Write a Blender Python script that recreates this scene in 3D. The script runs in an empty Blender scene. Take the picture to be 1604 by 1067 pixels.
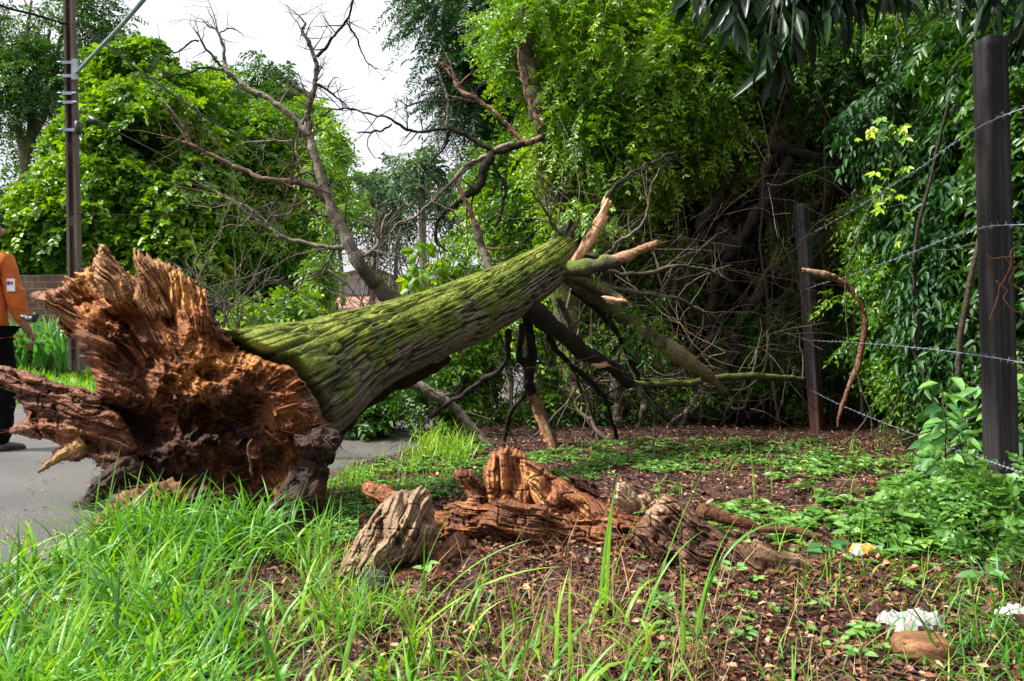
import bpy, math, random
import numpy as np
from mathutils import Vector
from math import radians as R

# ---------------------------------------------------------------- camera, sky, sun
PXW, PXH, F, CX, HY, CH = 1604, 1067, 1250.0, 802.0, 520.0, 0.85
SC = bpy.context.scene
COL = SC.collection
cam_d = bpy.data.cameras.new("camera")
cam = bpy.data.objects.new("camera", cam_d)
COL.objects.link(cam)
SC.camera = cam
cam.location = (0, 0, CH)
cam.rotation_euler = (R(90), 0, 0)
cam_d.sensor_width = 36
cam_d.lens = 36 * F / PXW
cam_d.shift_y = (HY - PXH / 2) / PXW
cam_d.clip_end = 2000
cam_d.clip_start = 0.02

SUN_EL, SUN_AZ = 58, -62          # azimuth measured from +Y towards +X
world = bpy.data.worlds.new("World")
SC.world = world
world.use_nodes = True
nt = world.node_tree
nt.nodes.clear()
N = nt.nodes.new
wo = N('ShaderNodeOutputWorld'); bg = N('ShaderNodeBackground')
sky = N('ShaderNodeTexSky'); sky.sky_type = 'NISHITA'; sky.sun_disc = False
sky.sun_elevation = R(SUN_EL); sky.sun_rotation = R(SUN_AZ); sky.dust_density = 4
tc = N('ShaderNodeTexCoord'); sep = N('ShaderNodeSeparateXYZ')
ov = N('ShaderNodeMapRange')
ov.inputs['From Min'].default_value = 0.0; ov.inputs['From Max'].default_value = 1.0
ov.inputs['To Min'].default_value = 4.7; ov.inputs['To Max'].default_value = 10.5
cl = N('ShaderNodeTexNoise'); cl.inputs['Scale'].default_value = 1.6; cl.inputs['Detail'].default_value = 5
clm = N('ShaderNodeMapRange'); clm.inputs['To Min'].default_value = 0.93; clm.inputs['To Max'].default_value = 1.07
mul = N('ShaderNodeMath'); mul.operation = 'MULTIPLY'
comb = N('ShaderNodeVectorMath'); comb.operation = 'SCALE'
comb.inputs[0].default_value = (0.965, 0.985, 1.035)
mix = N('ShaderNodeMix'); mix.data_type = 'RGBA'; mix.inputs['Factor'].default_value = 0.93
L = nt.links.new
L(tc.outputs['Generated'], sep.inputs[0]); L(sep.outputs['Z'], ov.inputs['Value'])
L(tc.outputs['Generated'], cl.inputs['Vector']); L(cl.outputs['Fac'], clm.inputs['Value'])
L(ov.outputs[0], mul.inputs[0]); L(clm.outputs[0], mul.inputs[1])
L(mul.outputs[0], comb.inputs['Scale'])
L(sky.outputs[0], mix.inputs['A']); L(comb.outputs[0], mix.inputs['B'])
L(mix.outputs['Result'], bg.inputs['Color']); bg.inputs['Strength'].default_value = 0.085
L(bg.outputs[0], wo.inputs[0])

sun_d = bpy.data.lights.new("sun", 'SUN')
sun_d.energy = 5.0; sun_d.angle = R(5); sun_d.color = (1, 0.965, 0.9)
sun = bpy.data.objects.new("sun", sun_d); COL.objects.link(sun)
_e, _a = R(SUN_EL), R(SUN_AZ)
_v = Vector((math.cos(_e) * math.sin(_a), math.cos(_e) * math.cos(_a), math.sin(_e)))
# light comes from high on the left
_v = Vector((-0.62, -0.10, 0.77)).normalized()
sky.sun_elevation = math.asin(_v.z); sky.sun_rotation = math.atan2(_v.x, _v.y)
sun.rotation_euler = _v.to_track_quat('Z', 'Y').to_euler()
SC.view_settings.view_transform = 'Standard'
SC.view_settings.look = 'None'
SC.view_settings.exposure = 1.1
SC.view_settings.gamma = 1
SC.cycles.max_bounces = 6
SC.cycles.diffuse_bounces = 3
SC.cycles.transmission_bounces = 3
SC.cycles.glossy_bounces = 2

# ---------------------------------------------------------------- helpers
def P(px, py, Y):
    return np.array([(px - CX) / F * Y, Y, CH + (HY - py) / F * Y])

def ss(a, b, x):
    t = np.clip((np.asarray(x, float) - a) / (b - a), 0, 1)
    return t * t * (3 - 2 * t)

def _h(ix, iy, iz, seed):
    n = (ix.astype(np.int64) * 374761393 + iy.astype(np.int64) * 668265263 + iz.astype(np.int64) * 1440662683 + seed * 974711) & 0xffffffff
    n = ((n ^ (n >> 13)) * 1274126177) & 0xffffffff
    n = ((n ^ (n >> 15)) * 2246822519) & 0xffffffff
    n = n ^ (n >> 16)
    return (n & 0xffffff) / float(0xffffff)

def vn(x, y, z=None, seed=0):
    x = np.asarray(x, float); y = np.asarray(y, float)
    z = np.zeros_like(x) if z is None else np.asarray(z, float)
    ix, iy, iz = np.floor(x), np.floor(y), np.floor(z)
    fx, fy, fz = x - ix, y - iy, z - iz
    ux, uy, uz = [f * f * f * (f * (f * 6 - 15) + 10) for f in (fx, fy, fz)]
    ix, iy, iz = ix.astype(np.int64), iy.astype(np.int64), iz.astype(np.int64)
    r = 0
    for dz in (0, 1):
        wz = uz if dz else 1 - uz
        for dy in (0, 1):
            wy = uy if dy else 1 - uy
            for dx in (0, 1):
                wx = ux if dx else 1 - ux
                r = r + wx * wy * wz * _h(ix + dx, iy + dy, iz + dz, seed)
    return r * 2 - 1

def fbm(x, y, z=None, seed=0, o=4, g=0.5):
    s = 0; a = 1; t = 0
    x = np.asarray(x, float); y = np.asarray(y, float)
    z = np.zeros_like(x) if z is None else np.asarray(z, float)
    for k in range(o):
        s = s + a * vn(x, y, z, seed + 17 * k); t += a
        a *= g; x = x * 2.03 + 3.1; y = y * 2.03 + 7.7; z = z * 2.03 + 1.3
    return s / t

def ridge(x, y, z=None, seed=0, o=4, g=0.5):
    s = 0; a = 1; t = 0
    x = np.asarray(x, float); y = np.asarray(y, float)
    z = np.zeros_like(x) if z is None else np.asarray(z, float)
    for k in range(o):
        s = s + a * (1 - 2 * np.abs(vn(x, y, z, seed + 17 * k))); t += a
        a *= g; x = x * 2.03 + 3.1; y = y * 2.03 + 7.7; z = z * 2.03 + 1.3
    return s / t

def nrm(v):
    return v / np.maximum(np.linalg.norm(v, axis=-1, keepdims=True), 1e-9)

def tag(o, label, cat, group=None, kind=None):
    if label: o['label'] = label
    if cat: o['category'] = cat
    if group: o['group'] = group
    if kind: o['kind'] = kind
    return o

def worldloc(o):
    v = Vector((0, 0, 0))
    while o is not None:
        v = v + o.location; o = o.parent
    return np.array(v)

def thing(name, label, cat, loc=(0, 0, 0), group=None):
    o = bpy.data.objects.new(name, None)
    COL.objects.link(o); o.location = tuple(float(c) for c in loc)
    o.empty_display_size = 0.1
    return tag(o, label, cat, group)

class MB:
    """collects vertices, faces and per-vertex attributes for ONE mesh object"""
    def __init__(s):
        s.V = []; s.Q = []; s.T = []; s.C = []; s.A = []; s.n = 0
    def add(s, V, Fc, col=None, rnd=0.5):
        V = np.asarray(V, float); n = len(V)
        Fc = np.asarray(Fc, int)
        if len(Fc):
            (s.Q if Fc.shape[1] == 4 else s.T).append(Fc + s.n)
        s.V.append(V)
        c = np.zeros((n, 3)) + (0.5 if col is None else np.asarray(col, float))
        s.C.append(c)
        s.A.append(np.zeros(n) + rnd)
        s.n += n
    def tri(s, Fc):
        s.T.append(np.asarray(Fc, int))
    def build(s, name, mat, parent=None, smooth=True, autorec=True):
        V = np.concatenate(s.V)
        o_loc = None
        if parent is not None:
            V = V - worldloc(parent)
        elif autorec:
            o_loc = np.array([(V[:, 0].min() + V[:, 0].max()) / 2, (V[:, 1].min() + V[:, 1].max()) / 2, V[:, 2].min()])
            V = V - o_loc
        Q = np.concatenate(s.Q) if s.Q else np.zeros((0, 4), int)
        T = np.concatenate(s.T) if s.T else np.zeros((0, 3), int)
        me = bpy.data.meshes.new(name)
        me.vertices.add(len(V)); me.vertices.foreach_set('co', V.astype(np.float32).ravel())
        li = np.concatenate([Q.ravel(), T.ravel()]).astype(np.int32)
        me.loops.add(len(li)); me.loops.foreach_set('vertex_index', li)
        st = np.concatenate([np.arange(len(Q)) * 4, len(Q) * 4 + np.arange(len(T)) * 3]).astype(np.int32)
        me.polygons.add(len(st)); me.polygons.foreach_set('loop_start', st)
        me.polygons.foreach_set('use_smooth', np.full(len(st), smooth))
        me.update(calc_edges=True)
        at = me.attributes.new('col', 'FLOAT_COLOR', 'POINT')
        C = np.concatenate(s.C); C = np.concatenate([C, np.ones((len(C), 1))], 1)
        at.data.foreach_set('color', C.astype(np.float32).ravel())
        a2 = me.attributes.new('rnd', 'FLOAT', 'POINT')
        a2.data.foreach_set('value', np.concatenate(s.A).astype(np.float32))
        me.materials.append(mat)
        o = bpy.data.objects.new(name, me); COL.objects.link(o)
        if parent is not None: o.parent = parent
        elif o_loc is not None: o.location = tuple(o_loc)
        return o

def spline(pts, n):
    """Catmull-Rom through rows of pts (any dims) -> n samples"""
    p = np.asarray(pts, float)
    if len(p) == 2:
        t = np.linspace(0, 1, n)[:, None]; return p[0] * (1 - t) + p[1] * t
    q = np.vstack([2 * p[0] - p[1], p, 2 * p[-1] - p[-2]])
    t = np.linspace(0, len(p) - 1 - 1e-6, n); i = t.astype(int); f = (t - i)[:, None]
    a, b, c, d = q[i], q[i + 1], q[i + 2], q[i + 3]
    return 0.5 * (2 * b + (c - a) * f + (2 * a - 5 * b + 4 * c - d) * f ** 2 + (3 * b - a - 3 * c + d) * f ** 3)

def frames(C):
    T = nrm(np.gradient(C, axis=0))
    up = np.array([0, 0, 1.0]) if abs(T[0][2]) < 0.9 else np.array([1.0, 0, 0])
    U = np.zeros_like(C); u = nrm(np.cross(T[0], up))
    for i in range(len(C)):
        u = u - T[i] * np.dot(u, T[i]); u = u / max(np.linalg.norm(u), 1e-9); U[i] = u
    return T, U, np.cross(T, U)

def tubegrid(C, r, ns):
    C = np.asarray(C, float); r = np.asarray(r, float) + np.zeros(len(C))
    T, U, B = frames(C)
    th = np.linspace(0, 2 * np.pi, ns, endpoint=False)
    D = U[:, None] * np.cos(th)[None, :, None] + B[:, None] * np.sin(th)[None, :, None]
    return C, D, r, th

def gridfaces(n, m, wrap=True):
    i = np.arange(n - 1)[:, None]; j = np.arange(m if wrap else m - 1)[None]
    j2 = (j + 1) % m
    return np.stack([i * m + j, i * m + j2, (i + 1) * m + j2, (i + 1) * m + j], -1).reshape(-1, 4)

def tube(mb, C, r, ns=6, col=None, rnd=0.5, cap=True, bump=0.0, bs=30.0, seed=0):
    C, D, r, th = tubegrid(C, r, ns)
    n = len(C)
    V = C[:, None] + D * r[:, None, None]
    if bump:
        q = V.reshape(-1, 3) * bs
        nz = fbm(q[:, 0], q[:, 1], q[:, 2], seed, 3).reshape(n, ns)
        V = V + D * (nz * bump * r[:, None])[:, :, None]
    V = V.reshape(-1, 3)
    Fc = gridfaces(n, ns)
    base = mb.n
    mb.add(V, Fc, col, rnd)
    if cap:
        c = np.zeros((0, 3))
        k = np.arange(1, ns - 1)
        mb.tri(np.stack([np.full(ns - 2, base), base + k + 1, base + k], 1))
        e = base + (n - 1) * ns
        mb.tri(np.stack([np.full(ns - 2, e), e + k, e + k + 1], 1))

def pxpath(pts, n=None, Y=None):
    """pts rows: px, py, radius_px, Y -> centreline and radii in metres"""
    a = np.array([[p[0], p[1], p[2], (p[3] if len(p) > 3 else Y)] for p in pts], float)
    n = n or max(6, len(a) * 5)
    s = spline(a, n)
    C = np.stack([(s[:, 0] - CX) / F * s[:, 3], s[:, 3], CH + (HY - s[:, 1]) / F * s[:, 3]], 1)
    return C, np.maximum(s[:, 2], 0.3) / F * s[:, 3]

def wiggle(C, amp, sc, seed):
    return C + np.stack([fbm(C[:, 0] * sc, C[:, 1] * sc, C[:, 2] * sc, seed + k, 3) for k in range(3)], 1) * amp

def twigs(mb, C, r, rng, n, ln, depth=1, ns=4, col=None, up=0.2, spread=0.9, ymul=0.5, rs=0.55):
    """bare side twigs sprouting along a centreline"""
    m = len(C); T = nrm(np.gradient(C, axis=0))
    for _ in range(n):
        i = int(rng.uniform(0.1, 1) * (m - 1)); l = ln * rng.uniform(0.4, 1.2)
        d = T[i] * rng.uniform(0.1, 0.9) + rng.normal(size=3) * np.array([1, ymul, 1]) * spread + np.array([0, 0, up])
        d = nrm(d)
        k = 7; t = np.linspace(0, 1, k)[:, None]
        bend = nrm(rng.normal(size=3)) * np.array([1, ymul, 1])
        c = C[i] + d * l * t + bend * l * 0.28 * t ** 2 + rng.normal(size=(k, 3)) * l * 0.025 * t
        rr = np.linspace(min(r[i] * rs, l * 0.03), 0.0016, k)
        tube(mb, c, rr, ns, col, rng.random(), cap=False)
        if depth > 0:
            twigs(mb, c, rr, rng, rng.integers(1, 4), l * 0.55, depth - 1, 3, col, up, spread, ymul, 0.7)

# leaves ------------------------------------------------------------
def leaves(mb, pos, d, nr, ln, wd, rnd, hi=True, fold=0.25, droop=0.15):
    """pos,d(direction),nr(normal): (n,3); ln,wd,rnd: (n,)"""
    n = len(pos)
    if n == 0: return
    d = nrm(d); s = nrm(np.cross(d, nr)); u = np.cross(s, d)
    ln = (np.zeros(n) + ln)[:, None]; wd = (np.zeros(n) + wd)[:, None]
    if hi:
        dr = -np.array([0, 0, 1.0]) * ln * droop
        b = pos; t = pos + d * ln + dr
        m1 = pos + d * ln * 0.33 + dr * 0.1; m2 = pos + d * ln * 0.68 + dr * 0.45
        l1 = m1 + s * wd * 0.5 + u * wd * fold; r1 = m1 - s * wd * 0.5 + u * wd * fold
        l2 = m2 + s * wd * 0.38 + u * wd * fold * 0.7; r2 = m2 - s * wd * 0.38 + u * wd * fold * 0.7
        V = np.stack([b, l1, l2, t, r2, r1], 1).reshape(-1, 3)
        o = np.arange(n)[:, None] * 6
        Fc = np.concatenate([o + [0, 3, 2, 1], o + [0, 5, 4, 3]])
        k = 6
    else:
        b = pos; t = pos + d * ln - np.array([0, 0, 1.0]) * ln * droop; m = pos + d * ln * 0.45
        l = m + s * wd * 0.5 + u * wd * fold; r = m - s * wd * 0.5 + u * wd * fold
        V = np.stack([b, l, t, r], 1).reshape(-1, 3)
        o = np.arange(n)[:, None] * 4
        Fc = np.concatenate([o + [0, 2, 1], o + [0, 3, 2]])
        k = 4
    mb.add(V, Fc, None, np.repeat(np.zeros(n) + rnd, k))

def sprays(mb, cen, out, rng, k=10, sl=0.3, ln=0.07, wd=0.035, droop=0.3, side=0.9, jit=0.25, hi=True, pair=False,
           rnd=None, upn=1.0, twig=True, stem=0.0016, ldroop=0.15, rsp=0.35):
    """leafy sprays: each a short stem with leaves set along both sides"""
    n = len(cen)
    if n == 0: return
    sd = nrm(out + rng.normal(size=(n, 3)) * 0.7 + np.array([0, 0, -droop]))
    L_ = sl * rng.uniform(0.6, 1.3, n)
    sidev = nrm(np.cross(sd, np.array([0, 0, 1.0]) + rng.normal(size=(n, 3)) * 0.4))
    nv = nrm(np.cross(sidev, sd)); nv[nv[:, 2] < 0] *= -1
    base = rng.random(n) if rnd is None else rnd
    t = (np.arange(k) + 0.5) / k
    if pair: t = (np.arange(k) // 2 * 2 + 1) / k
    sg = np.where(np.arange(k) % 2 == 0, 1, -1)
    bend = -np.array([0, 0, 1.0]) * 0.35
    pos = cen[:, None] + (sd[:, None] * t[None, :, None] + bend * (t ** 2)[None, :, None]) * L_[:, None, None]
    d = sd[:, None] * 0.45 + sidev[:, None] * sg[None, :, None] * side + rng.normal(size=(n, k, 3)) * jit
    d = d + np.array([0, 0, -droop * 0.6])
    nn = nv[:, None] * upn + rng.normal(size=(n, k, 3)) * jit * 1.4
    sz = rng.uniform(0.65, 1.2, (n, k))
    rv = np.clip(base[:, None] * (1 - rsp) + rng.random((n, k)) * rsp, 0, 1)
    leaves(mb, pos.reshape(-1, 3), d.reshape(-1, 3), nn.reshape(-1, 3), (ln * sz).ravel(), (wd * sz).ravel(), rv.ravel(), hi, droop=ldroop)
    if twig:
        a = cen; b = cen + (sd * 0.5 + bend * 0.25) * L_[:, None]; c = cen + (sd + bend) * L_[:, None]
        w = sidev * stem
        V = np.stack([a - w, a + w, b - w, b + w, c - w * 0.4, c + w * 0.4], 1).reshape(-1, 3)
        o = np.arange(n)[:, None] * 6
        mb.add(V, np.concatenate([o + [0, 1, 3, 2], o + [2, 3, 5, 4]]), None, np.repeat(base, 6))

def blobpts(blobs, n, rng, inner=0.55, nsc=1.6, th=-0.15, seed=0, half=None):
    """points in the outer shell of a set of ellipsoids, thinned by noise so that gaps open; returns points and outward normals"""
    w = np.array([b[3] * b[4] + b[3] * b[5] + b[4] * b[5] for b in blobs], float); w /= w.sum()
    out = []; nn = []; got = 0
    while got < n:
        m = n
        i = rng.choice(len(blobs), m, p=w)
        B = np.array([b[:6] for b in blobs])[i]
        v = nrm(rng.normal(size=(m, 3))); rr = rng.uniform(inner ** 2, 1.1, m) ** 0.5
        rr = rr * (1 + 0.25 * fbm(v[:, 0] * 2 + i * 9, v[:, 1] * 2, v[:, 2] * 2, seed, 3))
        p = B[:, :3] + v * B[:, 3:6] * rr[:, None]
        ok = fbm(p[:, 0] * nsc, p[:, 1] * nsc, p[:, 2] * nsc, seed + 5, 3) > th
        if half is not None: ok &= half(p, v)
        p = p[ok]; v = v[ok]
        out.append(p); nn.append(v); got += len(p)
        if len(p) == 0: break
    return np.concatenate(out)[:n], np.concatenate(nn)[:n]

# materials ---------------------------------------------------------
def newmat(name):
    m = bpy.data.materials.new(name); m.use_nodes = True
    t = m.node_tree; b = t.nodes['Principled BSDF']
    return m, t, b

def ramp(t, stops):
    r = t.nodes.new('ShaderNodeValToRGB'); e = r.color_ramp.elements
    while len(e) < len(stops): e.new(0.5)
    for k, (p, c) in enumerate(stops):
        e[k].position = p; e[k].color = (*c, 1)
    return r

def leafmat(name, stops, rough=0.42, tr=0.3, spec=0.5, nsc=40):
    m, t, b = newmat(name)
    at = t.nodes.new('ShaderNodeAttribute'); at.attribute_name = 'rnd'
    rp = ramp(t, stops)
    nz = t.nodes.new('ShaderNodeTexNoise'); nz.inputs['Scale'].default_value = nsc; nz.inputs['Detail'].default_value = 3
    geo = t.nodes.new('ShaderNodeNewGeometry')
    mx = t.nodes.new('ShaderNodeMix'); mx.data_type = 'RGBA'; mx.blend_type = 'MULTIPLY'; mx.inputs['Factor'].default_value = 0.5
    cr = ramp(t, [(0.3, (0.6, 0.65, 0.55)), (0.7, (1.25, 1.2, 1.1))])
    t.links.new(at.outputs['Fac'], rp.inputs[0]); t.links.new(geo.outputs['Position'], nz.inputs['Vector'])
    t.links.new(nz.outputs['Fac'], cr.inputs[0])
    t.links.new(rp.outputs[0], mx.inputs['A']); t.links.new(cr.outputs[0], mx.inputs['B'])
    t.links.new(mx.outputs['Result'], b.inputs['Base Color'])
    b.inputs['Roughness'].default_value = rough; b.inputs['Specular IOR Level'].default_value = spec
    tl = t.nodes.new('ShaderNodeBsdfTranslucent')
    hs = t.nodes.new('ShaderNodeHueSaturation'); hs.inputs['Saturation'].default_value = 1.15; hs.inputs['Value'].default_value = 1.5
    hs.inputs['Hue'].default_value = 0.485
    t.links.new(mx.outputs['Result'], hs.inputs['Color']); t.links.new(hs.outputs[0], tl.inputs['Color'])
    ms = t.nodes.new('ShaderNodeMixShader'); ms.inputs[0].default_value = tr
    t.links.new(b.outputs[0], ms.inputs[1]); t.links.new(tl.outputs[0], ms.inputs[2])
    t.links.new(ms.outputs[0], t.nodes['Material Output'].inputs['Surface'])
    return m

def woodmat(name, rough=0.75, b1=(60, 0.5, 0.004), b2=(300, 0.5, 0.0015), mult=0.45, spec=0.4, stretch=(1, 1, 1)):
    """colour from the mesh's own 'col' attribute, broken up by noise, with two scales of bump"""
    m, t, b = newmat(name)
    at = t.nodes.new('ShaderNodeAttribute'); at.attribute_name = 'col'
    geo = t.nodes.new('ShaderNodeNewGeometry')
    mp = t.nodes.new('ShaderNodeMapping'); mp.inputs['Scale'].default_value = stretch
    t.links.new(geo.outputs['Position'], mp.inputs['Vector'])
    n1 = t.nodes.new('ShaderNodeTexNoise'); n1.inputs['Scale'].default_value = b1[0]; n1.inputs['Detail'].default_value = 6
    n2 = t.nodes.new('ShaderNodeTexNoise'); n2.inputs['Scale'].default_value = b2[0]; n2.inputs['Detail'].default_value = 4
    for n_ in (n1, n2): t.links.new(mp.outputs[0], n_.inputs['Vector'])
    cr = ramp(t, [(0.3, (0.45, 0.42, 0.4)), (0.55, (1, 1, 1)), (0.75, (1.5, 1.45, 1.4))])
    mx = t.nodes.new('ShaderNodeMix'); mx.data_type = 'RGBA'; mx.blend_type = 'MULTIPLY'; mx.inputs['Factor'].default_value = mult
    t.links.new(n1.outputs['Fac'], cr.inputs[0]); t.links.new(at.outputs['Color'], mx.inputs['A']); t.links.new(cr.outputs[0], mx.inputs['B'])
    mx2 = t.nodes.new('ShaderNodeMix'); mx2.data_type = 'RGBA'; mx2.blend_type = 'MULTIPLY'; mx2.inputs['Factor'].default_value = mult * 0.8
    cr2 = ramp(t, [(0.35, (0.55, 0.55, 0.55)), (0.7, (1.35, 1.35, 1.35))])
    t.links.new(n2.outputs['Fac'], cr2.inputs[0]); t.links.new(mx.outputs['Result'], mx2.inputs['A']); t.links.new(cr2.outputs[0], mx2.inputs['B'])
    t.links.new(mx2.outputs['Result'], b.inputs['Base Color'])
    u1 = t.nodes.new('ShaderNodeBump'); u1.inputs['Strength'].default_value = b1[1]; u1.inputs['Distance'].default_value = b1[2]
    u2 = t.nodes.new('ShaderNodeBump'); u2.inputs['Strength'].default_value = b2[1]; u2.inputs['Distance'].default_value = b2[2]
    t.links.new(n1.outputs['Fac'], u1.inputs['Height']); t.links.new(n2.outputs['Fac'], u2.inputs['Height'])
    t.links.new(u1.outputs[0], u2.inputs['Normal']); t.links.new(u2.outputs[0], b.inputs['Normal'])
    b.inputs['Roughness'].default_value = rough; b.inputs['Specular IOR Level'].default_value = spec
    return m

def plainmat(name, col, rough=0.6, metal=0, nsc=20, amt=0.3, bump=0.002, spec=0.5):
    m, t, b = newmat(name)
    geo = t.nodes.new('ShaderNodeNewGeometry')
    nz = t.nodes.new('ShaderNodeTexNoise'); nz.inputs['Scale'].default_value = nsc; nz.inputs['Detail'].default_value = 6
    t.links.new(geo.outputs['Position'], nz.inputs['Vector'])
    c = np.array(col)
    rp = ramp(t, [(0.3, tuple(c * (1 - amt))), (0.7, tuple(np.minimum(c * (1 + amt), 1)))])
    t.links.new(nz.outputs['Fac'], rp.inputs[0]); t.links.new(rp.outputs[0], b.inputs['Base Color'])
    bu = t.nodes.new('ShaderNodeBump'); bu.inputs['Distance'].default_value = bump; bu.inputs['Strength'].default_value = 0.6
    t.links.new(nz.outputs['Fac'], bu.inputs['Height']); t.links.new(bu.outputs[0], b.inputs['Normal'])
    b.inputs['Roughness'].default_value = rough; b.inputs['Metallic'].default_value = metal
    b.inputs['Specular IOR Level'].default_value = spec
    return m

M = {}
M['bright'] = leafmat('bright green leaf', [(0.0, (0.015, 0.06, 0.008)), (0.35, (0.06, 0.17, 0.012)), (0.7, (0.17, 0.33, 0.02)), (1.0, (0.34, 0.46, 0.05))], 0.4, 0.35)
M['vine'] = leafmat('vine leaf', [(0.0, (0.02, 0.075, 0.008)), (0.45, (0.085, 0.21, 0.015)), (0.93, (0.26, 0.42, 0.03)), (0.965, (0.5, 0.36, 0.02)), (1.0, (0.62, 0.34, 0.02))], 0.42, 0.35)
M['mid'] = leafmat('mid green leaf', [(0.0, (0.012, 0.045, 0.007)), (0.5, (0.035, 0.11, 0.012)), (1.0, (0.10, 0.22, 0.025))], 0.42, 0.28)
M['dark'] = leafmat('dark green leaf', [(0.0, (0.006, 0.024, 0.007)), (0.5, (0.016, 0.06, 0.014)), (1.0, (0.05, 0.14, 0.03))], 0.45, 0.2, 0.25)
M['mango'] = leafmat('glossy dark leaf', [(0.0, (0.003, 0.012, 0.003)), (0.6, (0.008, 0.034, 0.008)), (1.0, (0.03, 0.10, 0.015))], 0.36, 0.12, 0.28)
M['lime'] = leafmat('lime green leaf', [(0.0, (0.14, 0.30, 0.01)), (0.6, (0.30, 0.50, 0.015)), (1.0, (0.45, 0.50, 0.03))], 0.4, 0.4)
M['far'] = leafmat('grey green leaf', [(0.0, (0.03, 0.065, 0.03)), (0.5, (0.06, 0.12, 0.05)), (1.0, (0.12, 0.20, 0.07))], 0.5, 0.25)
M['grass'] = leafmat('grass blade', [(0.0, (0.025, 0.11, 0.025)), (0.45, (0.09, 0.27, 0.03)), (0.85, (0.24, 0.44, 0.03)), (0.93, (0.33, 0.40, 0.06)), (1.0, (0.42, 0.33, 0.14))], 0.38, 0.38, 0.35)
M['straw'] = leafmat('dead straw', [(0.0, (0.10, 0.055, 0.025)), (0.5, (0.22, 0.13, 0.06)), (1.0, (0.42, 0.30, 0.16))], 0.7, 0.15)
M['litter'] = leafmat('leaf litter', [(0.0, (0.02, 0.009, 0.006)), (0.45, (0.10, 0.035, 0.019)), (0.8, (0.25, 0.10, 0.052)), (1.0, (0.46, 0.29, 0.18))], 0.6, 0.05, 0.4)
M['cover'] = leafmat('ground cover leaf', [(0.0, (0.05, 0.14, 0.03)), (0.5, (0.12, 0.27, 0.055)), (1.0, (0.26, 0.42, 0.11))], 0.4, 0.3)
M['weed'] = leafmat('weed leaf', [(0.0, (0.03, 0.11, 0.03)), (0.5, (0.09, 0.24, 0.06)), (1.0, (0.20, 0.38, 0.10))], 0.38, 0.3)
M['bark'] = woodmat('grey bark', 0.9, (55, 1.0, 0.010), (190, 0.9, 0.004), 0.85, 0.15)
M['trunk'] = woodmat('mossy furrowed bark', 0.85, (90, 0.7, 0.006), (420, 0.7, 0.002), 0.6, 0.25)
M['rot'] = woodmat('torn rotten wood', 0.6, (80, 1.0, 0.009), (300, 1.0, 0.004), 0.85, 0.3)
M['wood'] = woodmat('split wood', 0.65, (45, 0.5, 0.004), (260, 0.6, 0.002), 0.5, 0.35)
# ---------------------------------------------------------------- ground, road
# edges of the road: near edge runs from (-1.75, 3.2) to (-.57, 6.4)
def road_u(x, y):
    """signed distance past the near road edge (positive = on the road)"""
    x = np.asarray(x, float); y = np.asarray(y, float)
    x0 = -0.62 + 0.345 * (y - 6.3)
    return (x0 - x) * 0.945 + 0.05 * np.sin(y * 2.3) + 0.035 * np.sin(y * 7.1)

def gz(x, y, fine=True):
    x = np.asarray(x, float); y = np.asarray(y, float)
    u = road_u(x, y)
    z = 0.0 - 0.05 * ss(-0.12, 0.1, u)
    z = z + 0.30 * ss(6.0, 9.5, u)
    z = z + 0.10 * ss(0.9, 2.2, x) * (1 - ss(3.8, 6.2, y)) + 0.1 * ss(2.7, 4.5, x)
    z = z + 0.07 * np.exp(-(((x - 0.05) / 0.55) ** 2 + ((y - 3.0) / 0.35) ** 2)) * ss(-2.0, 0.0, -u)
    off = 1 - ss(-0.1, 0.05, u) * (1 - ss(5.9, 6.3, u))
    if fine:
        z = z + off * (0.035 * fbm(x * 1.3, y * 1.3, None, 3, 3) + 0.016 * fbm(x * 7, y * 7, None, 4, 3))
    return z

def axis(a, b, fine, lo, hi, grow=1.12):
    v = list(np.arange(a, b + fine, fine)); s = fine
    while v[-1] < hi: s *= grow; v.append(v[-1] + s)
    s = fine; w = []
    c = v[0]
    while c > lo: s *= grow; c -= s; w.append(c)
    return np.array(w[::-1] + v)

gx = axis(-3.0, 3.4, 0.022, -500, 500); gy = axis(1.6, 7.5, 0.022, -60, 900)
X, Yg = np.meshgrid(gx, gy)
Z = gz(X, Yg)
near = (X > -3.2) & (X < 3.6) & (Yg > 1.5) & (Yg < 8)
off = 1 - ss(-0.1, 0.05, road_u(X, Yg))
Z = Z + np.where(near, off * (0.009 * fbm(X * 26, Yg * 26, None, 8, 3) + 0.006 * ridge(X * 40, Yg * 40, None, 9, 2)), 0)
mb = MB(); mb.add(np.stack([X, Yg, Z], -1).reshape(-1, 3), gridfaces(len(gy), len(gx), False))
gm, t, b = newmat('red soil and verge')
geo = t.nodes.new('ShaderNodeNewGeometry')
n1 = t.nodes.new('ShaderNodeTexNoise'); n1.inputs['Scale'].default_value = 55; n1.inputs['Detail'].default_value = 8; n1.inputs['Roughness'].default_value = 0.7
n2 = t.nodes.new('ShaderNodeTexVoronoi'); n2.inputs['Scale'].default_value = 70
n3 = t.nodes.new('ShaderNodeTexNoise'); n3.inputs['Scale'].default_value = 2.2; n3.inputs['Detail'].default_value = 6
for n_ in (n1, n2, n3): t.links.new(geo.outputs['Position'], n_.inputs['Vector'])
r1 = ramp(t, [(0.3, (0.010, 0.005, 0.004)), (0.5, (0.042, 0.016, 0.010)), (0.64, (0.095, 0.036, 0.021)), (0.8, (0.18, 0.085, 0.05))])
t.links.new(n1.outputs['Fac'], r1.inputs[0])
r3 = ramp(t, [(0.35, (0.55, 0.5, 0.5)), (0.65, (1.25, 1.15, 1.1))])
t.links.new(n3.outputs['Fac'], r3.inputs[0])
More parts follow.
